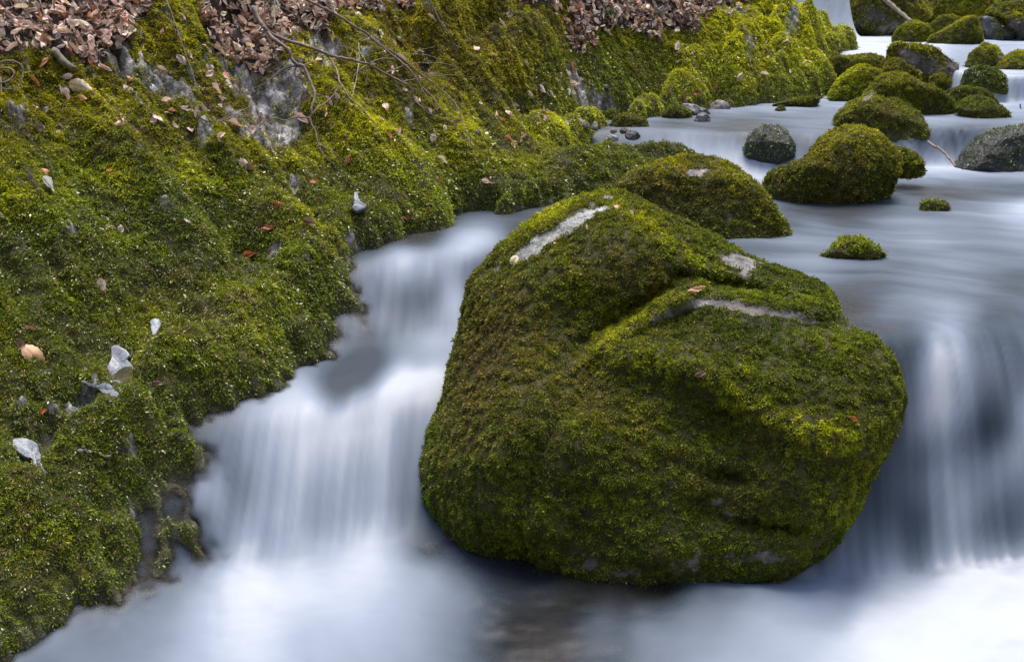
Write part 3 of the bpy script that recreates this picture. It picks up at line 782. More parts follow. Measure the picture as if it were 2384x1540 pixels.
            mo = moss('moss_cover', P, Nn, C, size, rock, base, M_WETMOSS if wet > .5 else M_MOSS, seed=900 + seed, spread=.8, droop=.55)
            tag(mo, kind='stuff')
    return rock

def T3(*pts): return [(x / 4 + 1788, y / 4) for x, y in pts]
S = 0
def B(label, ol, d, **kw):
    global S
    S += 1
    if ol and not isinstance(ol[0], list): ol = [ol]; d = [d]
    return boulder(label, ol, ds=d, seed=S, **kw)

# the large boulder between the two falls
heroA = [(1440,449),(1500,462),(1560,500),(1650,556),(1740,606),(1850,640),(1925,675),(1950,720),(1990,800),(1960,1000),(1850,1250),(1500,1400),(1250,1400),(1110,1370),(1015,1300),(976,1190),(968,1100),(985,1000),(1020,920),(1050,850),(1072,760),(1085,695),(1120,640),(1200,560),(1290,490),(1360,460)]
heroB = [(1630,672),(1710,684),(1800,712),(1900,748),(2010,765),(2052,806),(2080,890),(2074,970),(2030,1070),(1985,1160),(1935,1235),(1880,1300),(1790,1360),(1640,1425),(1460,1440),(1330,1410),(1235,1350),(1200,1240),(1240,1040),(1320,900),(1375,795),(1450,755),(1540,705)]
B('huge moss-covered boulder with two humps dividing the two white falls', [heroA, heroB], [3.33, 3.12], tfs=[(.36, .50), (.31, .45)], lean=.22, pw=.56, voxel=.0085, rough=.35, key='hero', facets=0, lx=.42, old_spots=[(1150, 800, 100, 170, 15, .75), (1300, 870, 120, 90, 0, .45), (1480, 640, 150, 60, 20, .45), (1090, 960, 50, 120, 10, .6), (1440, 960, 120, 70, 20, .35), (1700, 1140, 150, 60, 10, .4), (1780, 1010, 120, 40, 25, .4), (1620, 800, 120, 30, 10, .3)],
  feats=[(1500, 748, 130, 17, -33, .035), (1478, 716, 140, 17, -33, -.055), (1360, 812, 40, 20, -60, -.02), (1690, 660, 130, 13, 10, -.05), (1690, 712, 170, 20, 6, .022), (1620, 850, 280, 45, 12, .035), (1740, 940, 200, 34, 32, .035), (1900, 1000, 110, 42, 15, .03), (1600, 950, 200, 55, 15, -.025), (1760, 1060, 160, 50, 20, -.02), (1450, 820, 80, 40, -35, .03), (1350, 1000, 120, 120, 0, .03),
         (1690, 1110, 60, 22, 10, -.05), (1800, 1225, 110, 16, 8, -.05), (1640, 1180, 60, 40, 0, -.04), (1560, 1290, 90, 50, 0, .03), (1940, 860, 90, 60, 30, -.03), (1180, 900, 60, 200, 15, .03), (1150, 1130, 140, 210, 0, .15), (1250, 960, 110, 150, 20, .09), (1230, 1230, 90, 60, 20, .06), (1330, 640, 160, 60, -25, .03), (1860, 1110, 90, 70, 0, .04), (1300, 760, 150, 60, -10, -.02)],
  bare_spots=[(1320, 526, 66, 13, -31, 1.5), (1245, 572, 46, 14, -38, 1.5), (1405, 484, 22, 5, -10, 1.2), (1415, 457, 13, 4, 5, 1.2), (1722, 612, 38, 11, 18, 1.4), (1745, 601, 38, 8, 14, 1.3), (1735, 635, 14, 22, 0, .8), (1610, 625, 12, 14, 0, .62),
              (1560, 728, 46, 8, -22, 1.3), (1620, 706, 40, 8, -14, 1.3), (1675, 703, 50, 8, 6, 1.4), (1725, 714, 40, 10, 16, 1.4), (1850, 735, 46, 8, 14, 1.2), (1785, 724, 40, 8, 12, 1.2), (1590, 1310, 50, 30, 0, .62), (1380, 1305, 30, 24, 0, .6), (1770, 1295, 70, 16, 0, .75), (1690, 1190, 28, 10, 25, .62), (1670, 1165, 20, 14, 0, .6), (1450, 1330, 60, 16, 0, .6), (1158, 620, 16, 5, -45, .9)],
  fresh_spots=[(1280, 500, 110, 14, -30, .8), (1560, 560, 180, 22, 32, .7), (1420, 780, 120, 26, -38, .8), (1600, 690, 110, 18, -8, .9), (1560, 850, 160, 35, 8, .4), (1780, 960, 180, 26, 30, .8), (1880, 985, 80, 26, 15, .9), (1850, 690, 110, 20, 15, .5), (1960, 800, 90, 30, 20, .4), (1990, 1030, 60, 50, 0, .5), (1950, 1180, 60, 50, 0, .5), (1860, 1240, 60, 30, 0, .4)],
  look=dict(olive=.65, yellow=.12, lime=.16, green=.80, deep=.35, brown=.26))
B('rounded olive moss boulder with a white bare top behind the huge one', [(1428,452),(1445,425),(1480,398),(1520,380),(1570,366),(1620,361),(1680,374),(1730,403),(1770,440),(1800,485),(1826,530),(1842,562),(1835,600),(1750,620),(1600,610),(1450,540)], 4.22, pw=.65, rough=.45,
  bare_spots=[(1622, 401, 22, 9, 0, 1.2), (1548, 428, 10, 6, -20, .7), (1700, 500, 18, 10, 0, .55)], fresh_spots=[(1530, 390, 80, 18, -22, .6), (1700, 400, 60, 15, 30, .4)], look=dict(olive=1.0, brown=.35, yellow=.2, green=.2), old_spots=[(1520, 440, 80, 60, 0, .6), (1650, 480, 90, 50, 0, .4)])
B('hunched brown-green moss boulder sitting in the wide pool', [(1766,430),(1790,402),(1835,385),(1872,372),(1900,332),(1940,304),(1985,297),(2030,309),(2070,343),(2089,370),(2085,420),(2065,462),(2005,500),(1900,505),(1800,495),(1772,460)], 4.76, rough=.4, pw=.65,
  look=dict(olive=.7, brown=.4, yellow=.25, green=.35), old_spots=[(1960, 410, 60, 60, 0, .7), (1850, 440, 40, 40, 0, .5)], fresh_spots=[(1980, 320, 70, 22, 0, .5)], feats=[(2060, 440, 25, 50, 10, -.05)])
B('low wet moss tuft at the foot of the hunched boulder', [(2062,360),(2095,344),(2130,358),(2152,388),(2146,408),(2090,412),(2060,395)], 5.02, look=dict(green=.7, deep=.3))
B('flat low moss-topped rock alone in the wide pool', [(1912,597),(1932,580),(1950,565),(1985,555),(2030,571),(2055,588),(2070,602),(2040,618),(1950,616)], depth_z(1990, 604, .55) + .03, tf=.8, tb=.9, look=dict(lime=.6, green=.5), fresh_spots=[(1980, 570, 60, 14, 0, .5)])
B('smallest round mossy rock poking out of the wide pool', [(2142,485),(2152,470),(2175,465),(2200,470),(2210,483),(2195,500),(2155,500)], depth_z(2175, 494, .55) + .03, look=dict(lime=.4, green=.6, deep=.3))
B('dark wet rock lying under thin water before the huge boulder', [(1095,1415),(1115,1395),(1150,1388),(1185,1400),(1205,1425),(1180,1450),(1120,1448)], depth_z(1150, 1430, -.035) + .02, mat=M_DARKSTONE, look=dict(deep=1.2, olive=.1, yellow=0, lime=0), moss_amount=.45, wet=.6, name='wet_rock', cat='rock')
B('knobbly moss boulder with a pale notch on its pointed top', T3((585,1250),(598,1180),(620,1110),(660,1040),(740,990),(800,930),(880,880),(920,840),(985,823),(1040,845),(1070,890),(1110,910),(1240,910),(1300,950),(1370,1000),(1440,1070),(1475,1150),(1492,1250),(1497,1330),(1485,1440),(1420,1500),(1200,1520),(800,1440),(620,1340)), 5.68, pw=.68, rough=.6,
  bare_spots=[(1788+930/4, 905/4, 14, 6, -40, 1.1)], look=dict(olive=.8, brown=.4, green=.4), old_spots=[(2000, 285, 40, 30, 0, .6), (2060, 260, 20, 30, 0, .5)], fresh_spots=[(2010, 225, 40, 14, 0, .6), (1970, 250, 50, 14, -35, .4)])
B('long domed moss boulder sloping down towards the right-hand fall', T3((900,880),(960,790),(1030,730),(1110,695),(1200,695),(1300,730),(1360,775),(1500,810),(1640,860),(1740,930),(1800,1010),(1850,1080),(1868,1140),(1860,1190),(1700,1210),(1400,1210),(1100,1150),(950,1000)), 6.15, pw=.65, rough=.45, look=dict(olive=1.0, brown=.4), fresh_spots=[(2080, 185, 70, 14, 15, .4)])
B('bright yellow-green moss boulder below the broad square-sided one', T3((545,985),(570,900),(610,830),(680,720),(750,670),(820,615),(900,608),(980,640),(1060,660),(1160,690),(1250,720),(1200,900),(1000,1020),(750,1030),(600,1020)), 6.72, pw=.68, rough=.5, look=dict(yellow=.8, lime=.5), fresh_spots=[(1960, 180, 60, 35, -40, 1.0), (1990, 160, 40, 12, 0, 1.0)])
B('broad square-sided dark moss boulder under the bright bank corner', T3((436,720),(443,620),(490,560),(560,530),(700,538),(850,518),(960,515),(1040,545),(1110,610),(1180,690),(1150,800),(900,900),(600,910),(480,900),(438,850)), 7.15, pw=.55, rough=.45, look=dict(olive=1.0, brown=.45, yellow=.15), fresh_spots=[(1980, 135, 90, 8, 0, .4)])
B('tilted stone slab with a bare grey face and moss along its top', T3((1112,540),(1113,470),(1150,415),(1200,403),(1300,420),(1420,440),(1560,480),(1690,560),(1770,640),(1785,685),(1762,745),(1712,795),(1620,800),(1480,740),(1350,690),(1200,620),(1125,585)), 6.85, pw=.5, rough=.7, mat=M_BROWNSTONE, moss_amount=.8,
  bare_spots=[(1788+1360/4, 540/4, 36, 18, 20, 1.2), (1788+1500/4, 600/4, 30, 14, 25, 1.0), (1788+1720/4, 690/4, 20, 30, 0, 1.2), (1788+1280/4, 500/4, 20, 14, 0, .9), (1788+1560/4, 680/4, 40, 10, 20, .9), (1788+1450/4, 660/4, 30, 10, 20, .8)], look=dict(olive=1.0, green=.4), fresh_spots=[(2110, 108, 40, 8, 8, .6)])
B('moss cushion wedged under the tilted stone slab', T3((1095,620),(1130,560),(1190,548),(1260,590),(1330,650),(1420,690),(1455,730),(1445,785),(1380,810),(1200,800),(1100,720)), 6.55, rough=.5, look=dict(green=.5, yellow=.4))
B('small round moss ball under the end of the tilted slab', T3((1510,770),(1530,710),(1600,680),(1670,700),(1700,750),(1690,810),(1620,840),(1540,825)), 6.4, rough=.4, look=dict(green=.4))
B('tiny moss bump left of the small round moss ball', T3((1450,815),(1490,785),(1540,790),(1562,820),(1520,845),(1470,840)), 6.34, rough=.4)
B('upright moss stone with a knob on top beside the far rapids', T3((1836,680),(1850,590),(1880,520),(1930,470),(2000,420),(2012,380),(2060,388),(2090,425),(2150,440),(2180,500),(2226,540),(2190,640),(2100,720),(1900,720)), 7.2, rough=.5, look=dict(yellow=.4), fresh_spots=[(2310, 110, 40, 10, 10, .7)], bare_spots=[(1788+2160/4, 560/4, 10, 14, 0, .9)])
B('smooth bright moss dome at the right edge of the far rapids', T3((2105,690),(2160,580),(2220,520),(2300,483),(2384,478),(2600,520),(2680,700),(2500,780),(2300,750),(2150,740)), 7.1, rough=.35, look=dict(yellow=.8, olive=.9, green=.1), fresh_spots=[(2370, 130, 50, 14, -20, .8)])
B('dark dripping moss boulder right above the small white chute', T3((1808,770),(1840,680),(1900,630),(1970,612),(2060,635),(2160,675),(2202,730),(2220,800),(2212,890),(2100,900),(1950,870),(1840,810)), 6.66, rough=.5, look=dict(deep=.8, green=.8, olive=.3, yellow=0), wet=.6)
B('low dark moss mound behind the wet-footed one', T3((1625,865),(1690,815),(1760,805),(1870,810),(1920,830),(2010,850),(2080,900),(2140,940),(2195,985),(2100,1020),(1900,1000),(1700,940)), 6.35, rough=.5, look=dict(green=.6, deep=.3, yellow=.15), bare_spots=[(1788+1765/4, 885/4, 6, 4, 0, 1.1)])
B('wet-footed moss mound trailing into the milky pool', T3((1735,950),(1780,910),(1850,890),(1950,890),(2050,930),(2120,980),(2200,1030),(2250,1090),(2278,1140),(2200,1190),(2000,1190),(1880,1170),(1800,1060)), 6.0, rough=.5, look=dict(green=.8, deep=.4, brown=.4))
B('dripping dark rock with water sliding over it at the frame edge', [(2205,415),(2228,372),(2262,330),(2305,304),(2350,296),(2440,294),(2560,330),(2560,440),(2384,440)], 5.5, mat=M_DARKSTONE, look=dict(deep=1.0, green=.1, olive=.05, yellow=0, lime=0, brown=.05), moss_amount=.14, wet=.6, rough=.5, name='wet_rock', cat='rock')
B('dark streaming moss rock in the middle of the small cascade', [(1733,345),(1745,315),(1765,300),(1800,290),(1828,300),(1838,320),(1850,348),(1840,385),(1790,388),(1745,372)], 5.38, look=dict(deep=.9, green=.6, olive=.2, yellow=0), wet=.6, rough=.6, moss_amount=.22, mat=M_DARKSTONE)
B('low moss rock beside the pale stones at the quiet shore', [(1540,270),(1555,253),(1580,247),(1605,255),(1616,272),(1600,284),(1560,284)], depth_z(1578, 277, .72) + .04, rough=.4, look=dict(green=.5))
B('reddish-tipped moss rock at the inner end of the quiet shore', [(1420,298),(1430,275),(1450,266),(1480,268),(1503,280),(1514,302),(1490,316),(1440,312)], depth_z(1465, 306, .70) + .04, rough=.4, look=dict(green=.5, brown=.7))
B('small moss hummock touching the foot of the bank', [(1381,278),(1400,262),(1425,258),(1442,266),(1437,283),(1400,286)], depth_z(1410, 281, .72) + .04, rough=.4, look=dict(green=.5))
B('thin moss ledge below the broad square-sided boulder', [(1795,247),(1850,231),(1900,226),(1928,240),(1900,254),(1830,254)], depth_z(1860, 249, .72) + .05, rough=.4, look=dict(green=.5, brown=.4))
B('tiny moss islet in the far quiet pool', [(1802,259),(1812,248),(1825,248),(1833,259),(1818,264)], depth_z(1815, 260, .72) + .02, rough=.3, look=dict(green=.7))
B('massive dark overhanging rock beside the far waterfall', T3((585,420),(582,320),(600,200),(640,80),(660,-100),(900,-260),(1400,-260),(1580,-60),(1550,130),(1400,230),(1250,310),(1150,390),(1000,440),(800,440),(650,440)), 8.95, pw=.5, rough=.7, mat=M_BROWNSTONE, moss_amount=.75, look=dict(brown=.8, olive=.8, green=.3, yellow=.1), bare_spots=[(1788+1000/4, 150/4, 40, 25, 10, .7), (1788+850/4, 250/4, 8, 12, 0, .9), (1788+1150/4, 240/4, 40, 14, -20, .8)], fresh_spots=[(2170, 20, 30, 20, 0, .6)])
B('broad mossy shoulder rising above the paired far stones', T3((1470,210),(1500,60),(1560,-80),(1900,-160),(2150,-60),(2120,60),(2020,130),(1850,180),(1700,180),(1560,220)), 9.3, rough=.5, look=dict(yellow=.4), fresh_spots=[(2280, 20, 60, 20, 0, .5)])
B('bulging moss stone with draped fringes beside the pointed one', T3((1160,410),(1180,320),(1240,240),(1350,195),(1450,195),(1530,250),(1545,330),(1515,430),(1400,450),(1250,435)), 8.15, rough=.6, look=dict(yellow=.45), fresh_spots=[(2110, 55, 40, 14, 10, .6)])
B('moss hump peeping over the pointed far stone', T3((1520,230),(1600,160),(1690,143),(1790,172),(1860,205),(1700,320),(1560,330)), 8.6, rough=.4, look=dict(yellow=.5))
B('pointed moss stone with a shaded flank under the shoulder', T3((1488,440),(1520,340),(1600,300),(1700,240),(1850,165),(1930,163),(2000,240),(2024,330),(1985,440),(1900,510),(1780,510),(1650,480)), 7.95, pw=.6, rough=.5, look=dict(brown=.4), fresh_spots=[(2220, 55, 70, 10, -30, .8)])
B('overhanging far stone with moss on top and brown underside', T3((2035,115),(2100,50),(2200,20),(2384,15),(2620,40),(2680,300),(2520,480),(2384,440),(2300,340),(2230,285),(2185,195),(2110,145)), 8.3, pw=.55, rough=.6, mat=M_BROWNSTONE, look=dict(yellow=.4), bare_spots=[(1788+2320/4, 280/4, 30, 25, 40, 1.1)], fresh_spots=[(2360, 25, 60, 12, 0, .8)])
B('shining wet rock slab with a thin trickle running down', T3((1950,170),(2080,130),(2135,220),(2200,300),(2290,380),(2310,480),(2250,520),(2100,490),(2060,390),(2010,270)), 8.35, rough=.5, mat=M_DARKSTONE, moss_amount=.35, look=dict(deep=.9, green=.5, yellow=.1), wet=.6, bare_spots=[(2300, 60, 14, 30, -20, 1)], name='wet_rock', cat='rock')
# bare stones at the quiet shore
B('smooth pale grey stone resting highest at the far shore', [(1648,250),(1660,237),(1675,233),(1690,238),(1702,252),(1690,260),(1660,259)], depth_z(1676, 254, .72) + .02, mossless=True, name='stone', cat='stone', rough=.5, mat=M_PEBBLE)
B('long cracked grey stone behind the low moss rock', [(1570,247),(1590,242),(1620,246),(1650,257),(1657,269),(1630,272),(1600,262)], depth_z(1620, 268, .72) + .03, mossless=True, name='stone', cat='stone', mat=M_BANK)
B('speckled grey stone at the right of the low moss rock', [(1614,281),(1625,266),(1640,262),(1656,276),(1647,288),(1620,288)], depth_z(1635, 284, .72) + .02, mossless=True, name='stone', cat='stone', mat=M_BANK)
B('flat grey stone half sunk by the bank foot', [(1323,293),(1335,278),(1350,275),(1368,285),(1373,295),(1345,301)], depth_z(1348, 298, .74) + .02, mossless=True, name='stone', cat='stone', mat=M_PEBBLE)
B('dark red-brown wet stone below the reddish-tipped moss rock', [(1455,313),(1465,303),(1480,305),(1492,318),(1482,327),(1460,324)], depth_z(1473, 324, .70) + .02, mossless=True, name='stone', cat='stone', mat=M_DARKSTONE)
B('white stone chip beside the dark red-brown stone', [(1409,323),(1420,314),(1435,317),(1442,326),(1420,332)], depth_z(1424, 330, .69) + .02, mossless=True, name='stone', cat='stone', mat=M_STONE)
B('rusty brown pebble leaning on the reddish-tipped moss rock', [(1442,305),(1450,297),(1460,298),(1463,308),(1450,312)], depth_z(1452, 310, .72) + .01, mossless=True, name='stone', cat='stone', mat=M_BROWNSTONE)
B('little cream pebble left of the rusty one', [(1420,305),(1428,299),(1437,302),(1436,309),(1425,311)], depth_z(1428, 310, .72) + .01, mossless=True, name='stone', cat='stone', mat=M_PEBBLE)
B('upright tan pebble in the shallow inlet', [(1376,298),(1383,283),(1390,285),(1391,299),(1382,302)], depth_z(1383, 301, .73) + .01, mossless=True, name='stone', cat='stone', mat=M_PEBBLE)
print('boulders', time.time() - T0)

# ------------------------------------------------------------------ things lying about
_bv = {}
def surf_hit(px, py, key=None):
    """point and normal where the line of sight meets the ground or the named boulder."""
    if key:
        if key not in _bv:
            V, tr = SURF[key]; _bv[key] = BVHTree.FromPolygons([tuple(v) for v in V], [tuple(int(i) for i in t) for t in tr])
        r = ray(px, py); L = np.linalg.norm(r)
        h = _bv[key].ray_cast(Vector(CAM), Vector(r / L))
        if h[0] is not None: return np.array(h[0]), np.array(h[1])
    p = hit_ground(px, py)[0]
    return p, ground_n(p[:1], p[1:2], .03)[0]

def leaf_template(kind, seed):
    """a beech leaf: pointed oval with pleats between the side veins, cupped or curled."""
    r = np.random.default_rng(seed)
    nu, nv = 13, 7
    u = np.linspace(0, 1, nu); v = np.linspace(-1, 1, nv)
    U, Vv = np.meshgrid(u, v, indexing='ij')
    prof = np.sin(np.pi * U ** .80) ** .92 * (1 - .10 * U)
    w = (.30 if kind != 'narrow' else .15) * prof
    x = U - .5; y = Vv * w
    edge = .022 * np.sin(U * 30 + seed) * np.abs(Vv) ** 3
    y = y + edge * np.sign(Vv)
    z = .016 * np.abs(np.sin((U * 8 + np.abs(Vv) * 1.6) * np.pi)) * np.abs(Vv) - .012
    cup = r.uniform(.1, .5) * (1 if r.random() < .7 else -1)
    z = z + cup * (y ** 2) * 2.2 + r.uniform(-.6, .6) * x ** 2 + r.uniform(-.35, .35) * x * y * 3 + .05 * np.sin(U * r.uniform(4, 9) + Vv * r.uniform(1, 4) + seed)
    if kind == 'curl':
        a = r.uniform(2.0, 3.2); R_ = .30 / a
        yy = y.copy(); y = R_ * np.sin(yy / R_ * .9); z = z + R_ * (1 - np.cos(yy / R_ * .9))
    if kind == 'fold':
        z = z + np.abs(y) * r.uniform(.5, .9); y = y * .75
    V = np.stack([x, y, z], -1).reshape(-1, 3)
    F = grid_faces(nu, nv)
    # stalk
    st = np.array([[-.5, .006, -.01], [-.5, -.006, -.01], [-.68, -.005, .02], [-.68, .005, .02]])
    o = len(V)
    shade = np.clip(1 - .35 * (np.abs(Vv) < .05) - .12 * (np.abs(np.sin((U * 8 + np.abs(Vv) * 1.6) * np.pi)) < .25), .4, 1).ravel()
    shade = np.concatenate([shade, np.full(4, .6)])
    return np.vstack([V, st]), np.vstack([F, [[o, o + 1, o + 2, o + 3]]]), shade

KINDS = ['flat', 'flat', 'curl', 'fold', 'flat', 'narrow', 'curl', 'fold']
LT = [leaf_template(k, i + 1) for i, k in enumerate(KINDS)]
TINTS = {'brown': (1, 1, 1), 'pink': (1.35, 1.35, 1.45), 'rust': (.95, .62, .42), 'dark': (.42, .34, .34), 'pale': (1.5, 1.6, 1.7), 'tan': (1.35, 1.5, 1.35), 'red': (.85, .36, .22), 'silver': (1.5, 2.0, 2.5), 'orange': (1.35, 1.05, .75)}
_leafmesh = {}
def leaf_obj(name, P, n, length, rot, var, tint, tilt=None):
    key = (var, tint)
    V, F, sh = LT[var]
    if key not in _leafmesh:
        o = build(name, V, F, M_LEAF, None, True, {'tint': np.clip(sh[:, None] * np.array(TINTS[tint])[None, :], 0, 3)})
        _leafmesh[key] = o.data
    else:
        o = bpy.data.objects.new(name, _leafmesh[key]); COL.objects.link(o)
    q = Vector(n).to_track_quat('Z', 'Y')
    from mathutils import Quaternion, Euler
    q = q @ Quaternion((0, 0, 1), rot)
    if tilt: q = q @ Euler(tilt).to_quaternion()
    o.rotation_mode = 'QUATERNION'; o.rotation_quaternion = q
    o.scale = (length,) * 3
    o.location = Vector(P) + Vector(n) * .009
    return o

# leaves one can point at: px, py, length px, screen angle, variant, tint, label, surface
LEAVES = [
 (78, 827, 60, 35, 0, 'orange', 'large orange-brown veined leaf lying on moss at the left edge', None), (52, 806, 32, 60, 3, 'dark', 'dark curled leaf tucked behind the large orange-brown one', None),
 (190, 203, 50, 10, 4, 'tan', 'big tan lobed-looking leaf on the mossy rock below the leaf drift', None), (299, 209, 30, 40, 0, 'pink', 'pinkish leaf right of the big tan one', None), (347, 231, 26, 55, 2, 'dark', 'dark rolled leaf like a pod on the brown mossy rock', None),
 (245, 160, 30, 25, 2, 'pink', 'pink curled leaf hanging at the edge of the stony slope', None), (209, 147, 20, 80, 3, 'rust', 'small rusty leaf beside the weathered wood chunk', None), (80, 190, 28, 45, 2, 'rust', 'rolled rusty leaf under the curly root', None),
 (546, 292, 28, 20, 3, 'pink', 'folded pink leaf at the foot of the grey rock face', None), (572, 386, 36, 15, 4, 'pink', 'crinkled pinkish-brown leaf on the moss rib above the dark hollow', None), (422, 140, 28, 50, 0, 'pink', 'small leaf lying just under the middle leaf drift', None), (355, 205, 22, 20, 0, 'silver', 'silver-grey wet leaf on the stony slope', None),
 (706, 280, 32, 40, 3, 'pink', 'leaf caught under the fork of the bare branch', None), (758, 262, 22, 80, 2, 'rust', 'shrivelled leaf hooked on the bare branch', None), (768, 237, 26, 60, 2, 'brown', 'withered leaf hanging between two side twigs', None), (813, 373, 24, 120, 3, 'rust', 'reddish folded leaf at the tip of the lowest twig', None),
 (1008, 324, 22, 100, 4, 'tan', 'square tan leaf on the bright moss rib', None), (1026, 374, 26, 20, 3, 'tan', 'dry tan leaf standing on dark moss below the square one', None), (1036, 299, 14, 70, 0, 'tan', 'tiny buff leaf above the square tan one', None), (976, 185, 14, 70, 2, 'pink', 'small dangling leaf on the long thin branch', None), (898, 183, 12, 30, 0, 'rust', 'tiny red-brown leaf under the middle of the branches', None), (942, 211, 12, 0, 1, 'pale', 'tiny pale leaf above the bright rib', None),
 (1183, 263, 18, 40, 0, 'pink', 'pink leaf at the dark shore gap', None), (1183, 326, 20, 20, 3, 'rust', 'red-brown leaf on the moss terrace', None), (1148, 370, 16, 10, 0, 'tan', 'buff leaf in the middle of the moss terrace', None), (1194, 342, 16, 60, 1, 'pink', 'pink leaf just below the red-brown terrace leaf', None),
 (1278, 218, 22, 25, 0, 'pink', 'leaf lying on top of the first bright moss cushion', None), (1259, 207, 26, 35, 4, 'pale', 'pale leaf pair on the slope left of the first bright cushion', None), (1229, 218, 22, 25, 0, 'pale', 'pale leaf furthest left of the first bright cushion', None), (1322, 214, 18, 90, 4, 'pale', 'upright oval pale leaf on the right of the first bright cushion', None),
 (1294, 187, 14, 30, 2, 'brown', 'brown curled leaf above the first bright cushion', None), (1322, 170, 18, 20, 0, 'pale', 'pale leaf in the gap between two bright cushions', None), (1304, 176, 14, 120, 0, 'brown', 'small brown leaf left of the gap between cushions', None), (1336, 197, 20, 0, 3, 'pink', 'folded leaf at the crease of the second bright cushion', None), (1329, 157, 20, 60, 2, 'rust', 'rolled rusty leaf above the second bright cushion', None),
 (1662, 204, 18, 110, 3, 'rust', 'red-brown leaf clinging to the shaded crease by the far shore', None), (1623, 222, 14, 0, 0, 'red', 'tiny red leaf low on the far shore moss', None), (1590, 228, 24, 70, 2, 'dark', 'dark wet clump of leaf at the far waterline', None), (1198, 334, 18, 10, 0, 'orange', 'orange leaf by the terrace edge', None),
 (105, 402, 30, 20, 0, 'rust', 'red-brown leaf on bright moss above the silvery dead leaf', None), (108, 432, 36, 40, 3, 'silver', 'silvery dried leaf folded lengthwise on the moss', None), (259, 400, 18, -5, 2, 'orange', 'small curved orange-brown leaf on the upper moss', None), (580, 393, 22, 30, 3, 'dark', 'darker leaf just beneath the crinkled pinkish one', None), (280, 537, 22, 95, 0, 'pink', 'upright pinkish leaf in the middle of the moss slope', None),
 (237, 666, 32, 60, 4, 'pink', 'round-tipped dusky pink leaf with clear veins on the moss', None), (7, 505, 16, 30, 3, 'brown', 'brown leaf cut by the left frame edge', None), (436, 516, 18, 25, 5, 'pale', 'slim pale leaf on the moss slope', None), (585, 595, 30, -10, 3, 'red', 'glossy red-brown leaf at the border of the wet dark moss', None), (69, 765, 22, 10, 2, 'rust', 'rusty curled leaf above the large orange-brown one', None),
 (728, 424, 22, -30, 0, 'red', 'reddish leaf right of the dark bare rock spot', None), (745, 469, 16, 40, 3, 'dark', 'dark maroon leaf left of the triangular pale stone', None), (705, 470, 14, 70, 2, 'dark', 'small maroon leaf in the moss hollow', None), (716, 520, 34, 5, 3, 'dark', 'wet dark leaf with a shining white tip in the hollow', None), (646, 478, 22, 50, 2, 'red', 'rolled red leaf at the upper end of the needle-filled hollow', None), (626, 531, 32, -15, 5, 'red', 'bright red strip of leaf in the needle-filled hollow', None),
 (1133, 425, 22, 15, 3, 'pink', 'folded pinkish leaf on the dark terrace moss', None), (1015, 415, 12, 60, 0, 'red', 'small red leaf in the gully beside the bright rib', None), (946, 508, 26, 0, 5, 'red', 'red-brown strip at the foot of the bright moss rib', None),
 (367, 892, 22, 0, 3, 'dark', 'dark red square leaf right of the silvery slab', None), (97, 959, 20, -30, 3, 'red', 'dark red leaf in a hole above the bare rock band', None),
 (1439, 484, 17, 25, 0, 'orange', 'small orange leaf near the top of the huge boulder', 'hero'), (1470, 500, 14, 60, 3, 'tan', 'curled tan leaf right of the small orange one on the huge boulder', 'hero'), (1367, 531, 14, 80, 5, 'tan', 'slim tan leaf under the white bare streak of the huge boulder', 'hero'),
 (1197, 611, 32, 100, 0, 'tan', 'grey-brown leaf on the left shoulder of the huge boulder', 'hero'), (1622, 674, 42, -18, 5, 'orange', 'long orange leaf wedged between the two humps of the huge boulder', 'hero'), (1632, 869, 26, -20, 3, 'dark', 'dark striped leaf on the front hump of the huge boulder', 'hero'), (1988, 977, 18, 35, 3, 'red', 'dark red leaf on the right flank of the huge boulder', 'hero'), (1905, 650, 12, 60, 0, 'pink', 'pink leaf on the right tail of the huge boulder', 'hero'), (1293, 570, 9, 40, 0, 'orange', 'tiny orange flake below the white streak of the huge boulder', 'hero'),
 (1593, 401, 14, 40, 2, 'rust', 'rusty leaf left of the white patch on the rounded boulder', 'rounded olive moss boulder with a white bare top behind the huge one'), (1624, 409, 13, 60, 3, 'pink', 'pinkish leaf under the white patch on the rounded boulder', 'rounded olive moss boulder with a white bare top behind the huge one'),
]
KCAM = None
for (px, py, lp, ang, var, tint, label, key) in LEAVES:
    P, n = surf_hit(px, py, key)
    d = (P - CAM) @ FWD
    toc = (CAM - P) / np.linalg.norm(CAM - P)
    n = n * .55 + toc * .55; n /= np.linalg.norm(n)
    # turn so that the leaf's long axis runs at the wanted angle
    a = math.radians(ang)
    want = RGT * math.cos(a) - UPV * math.sin(a)
    q = Vector(n).to_track_quat('Z', 'Y')
    ex, ey = q @ Vector((1, 0, 0)), q @ Vector((0, 1, 0))
    rot = math.atan2(float(np.dot(want, ey)), float(np.dot(want, ex)))
    o = leaf_obj('fallen_leaf', P, n, lp / FPX * d * 1.15, rot, var, tint, (random.uniform(-.25, .25), random.uniform(-.25, .25), 0))
    tag(o, label, 'leaf')

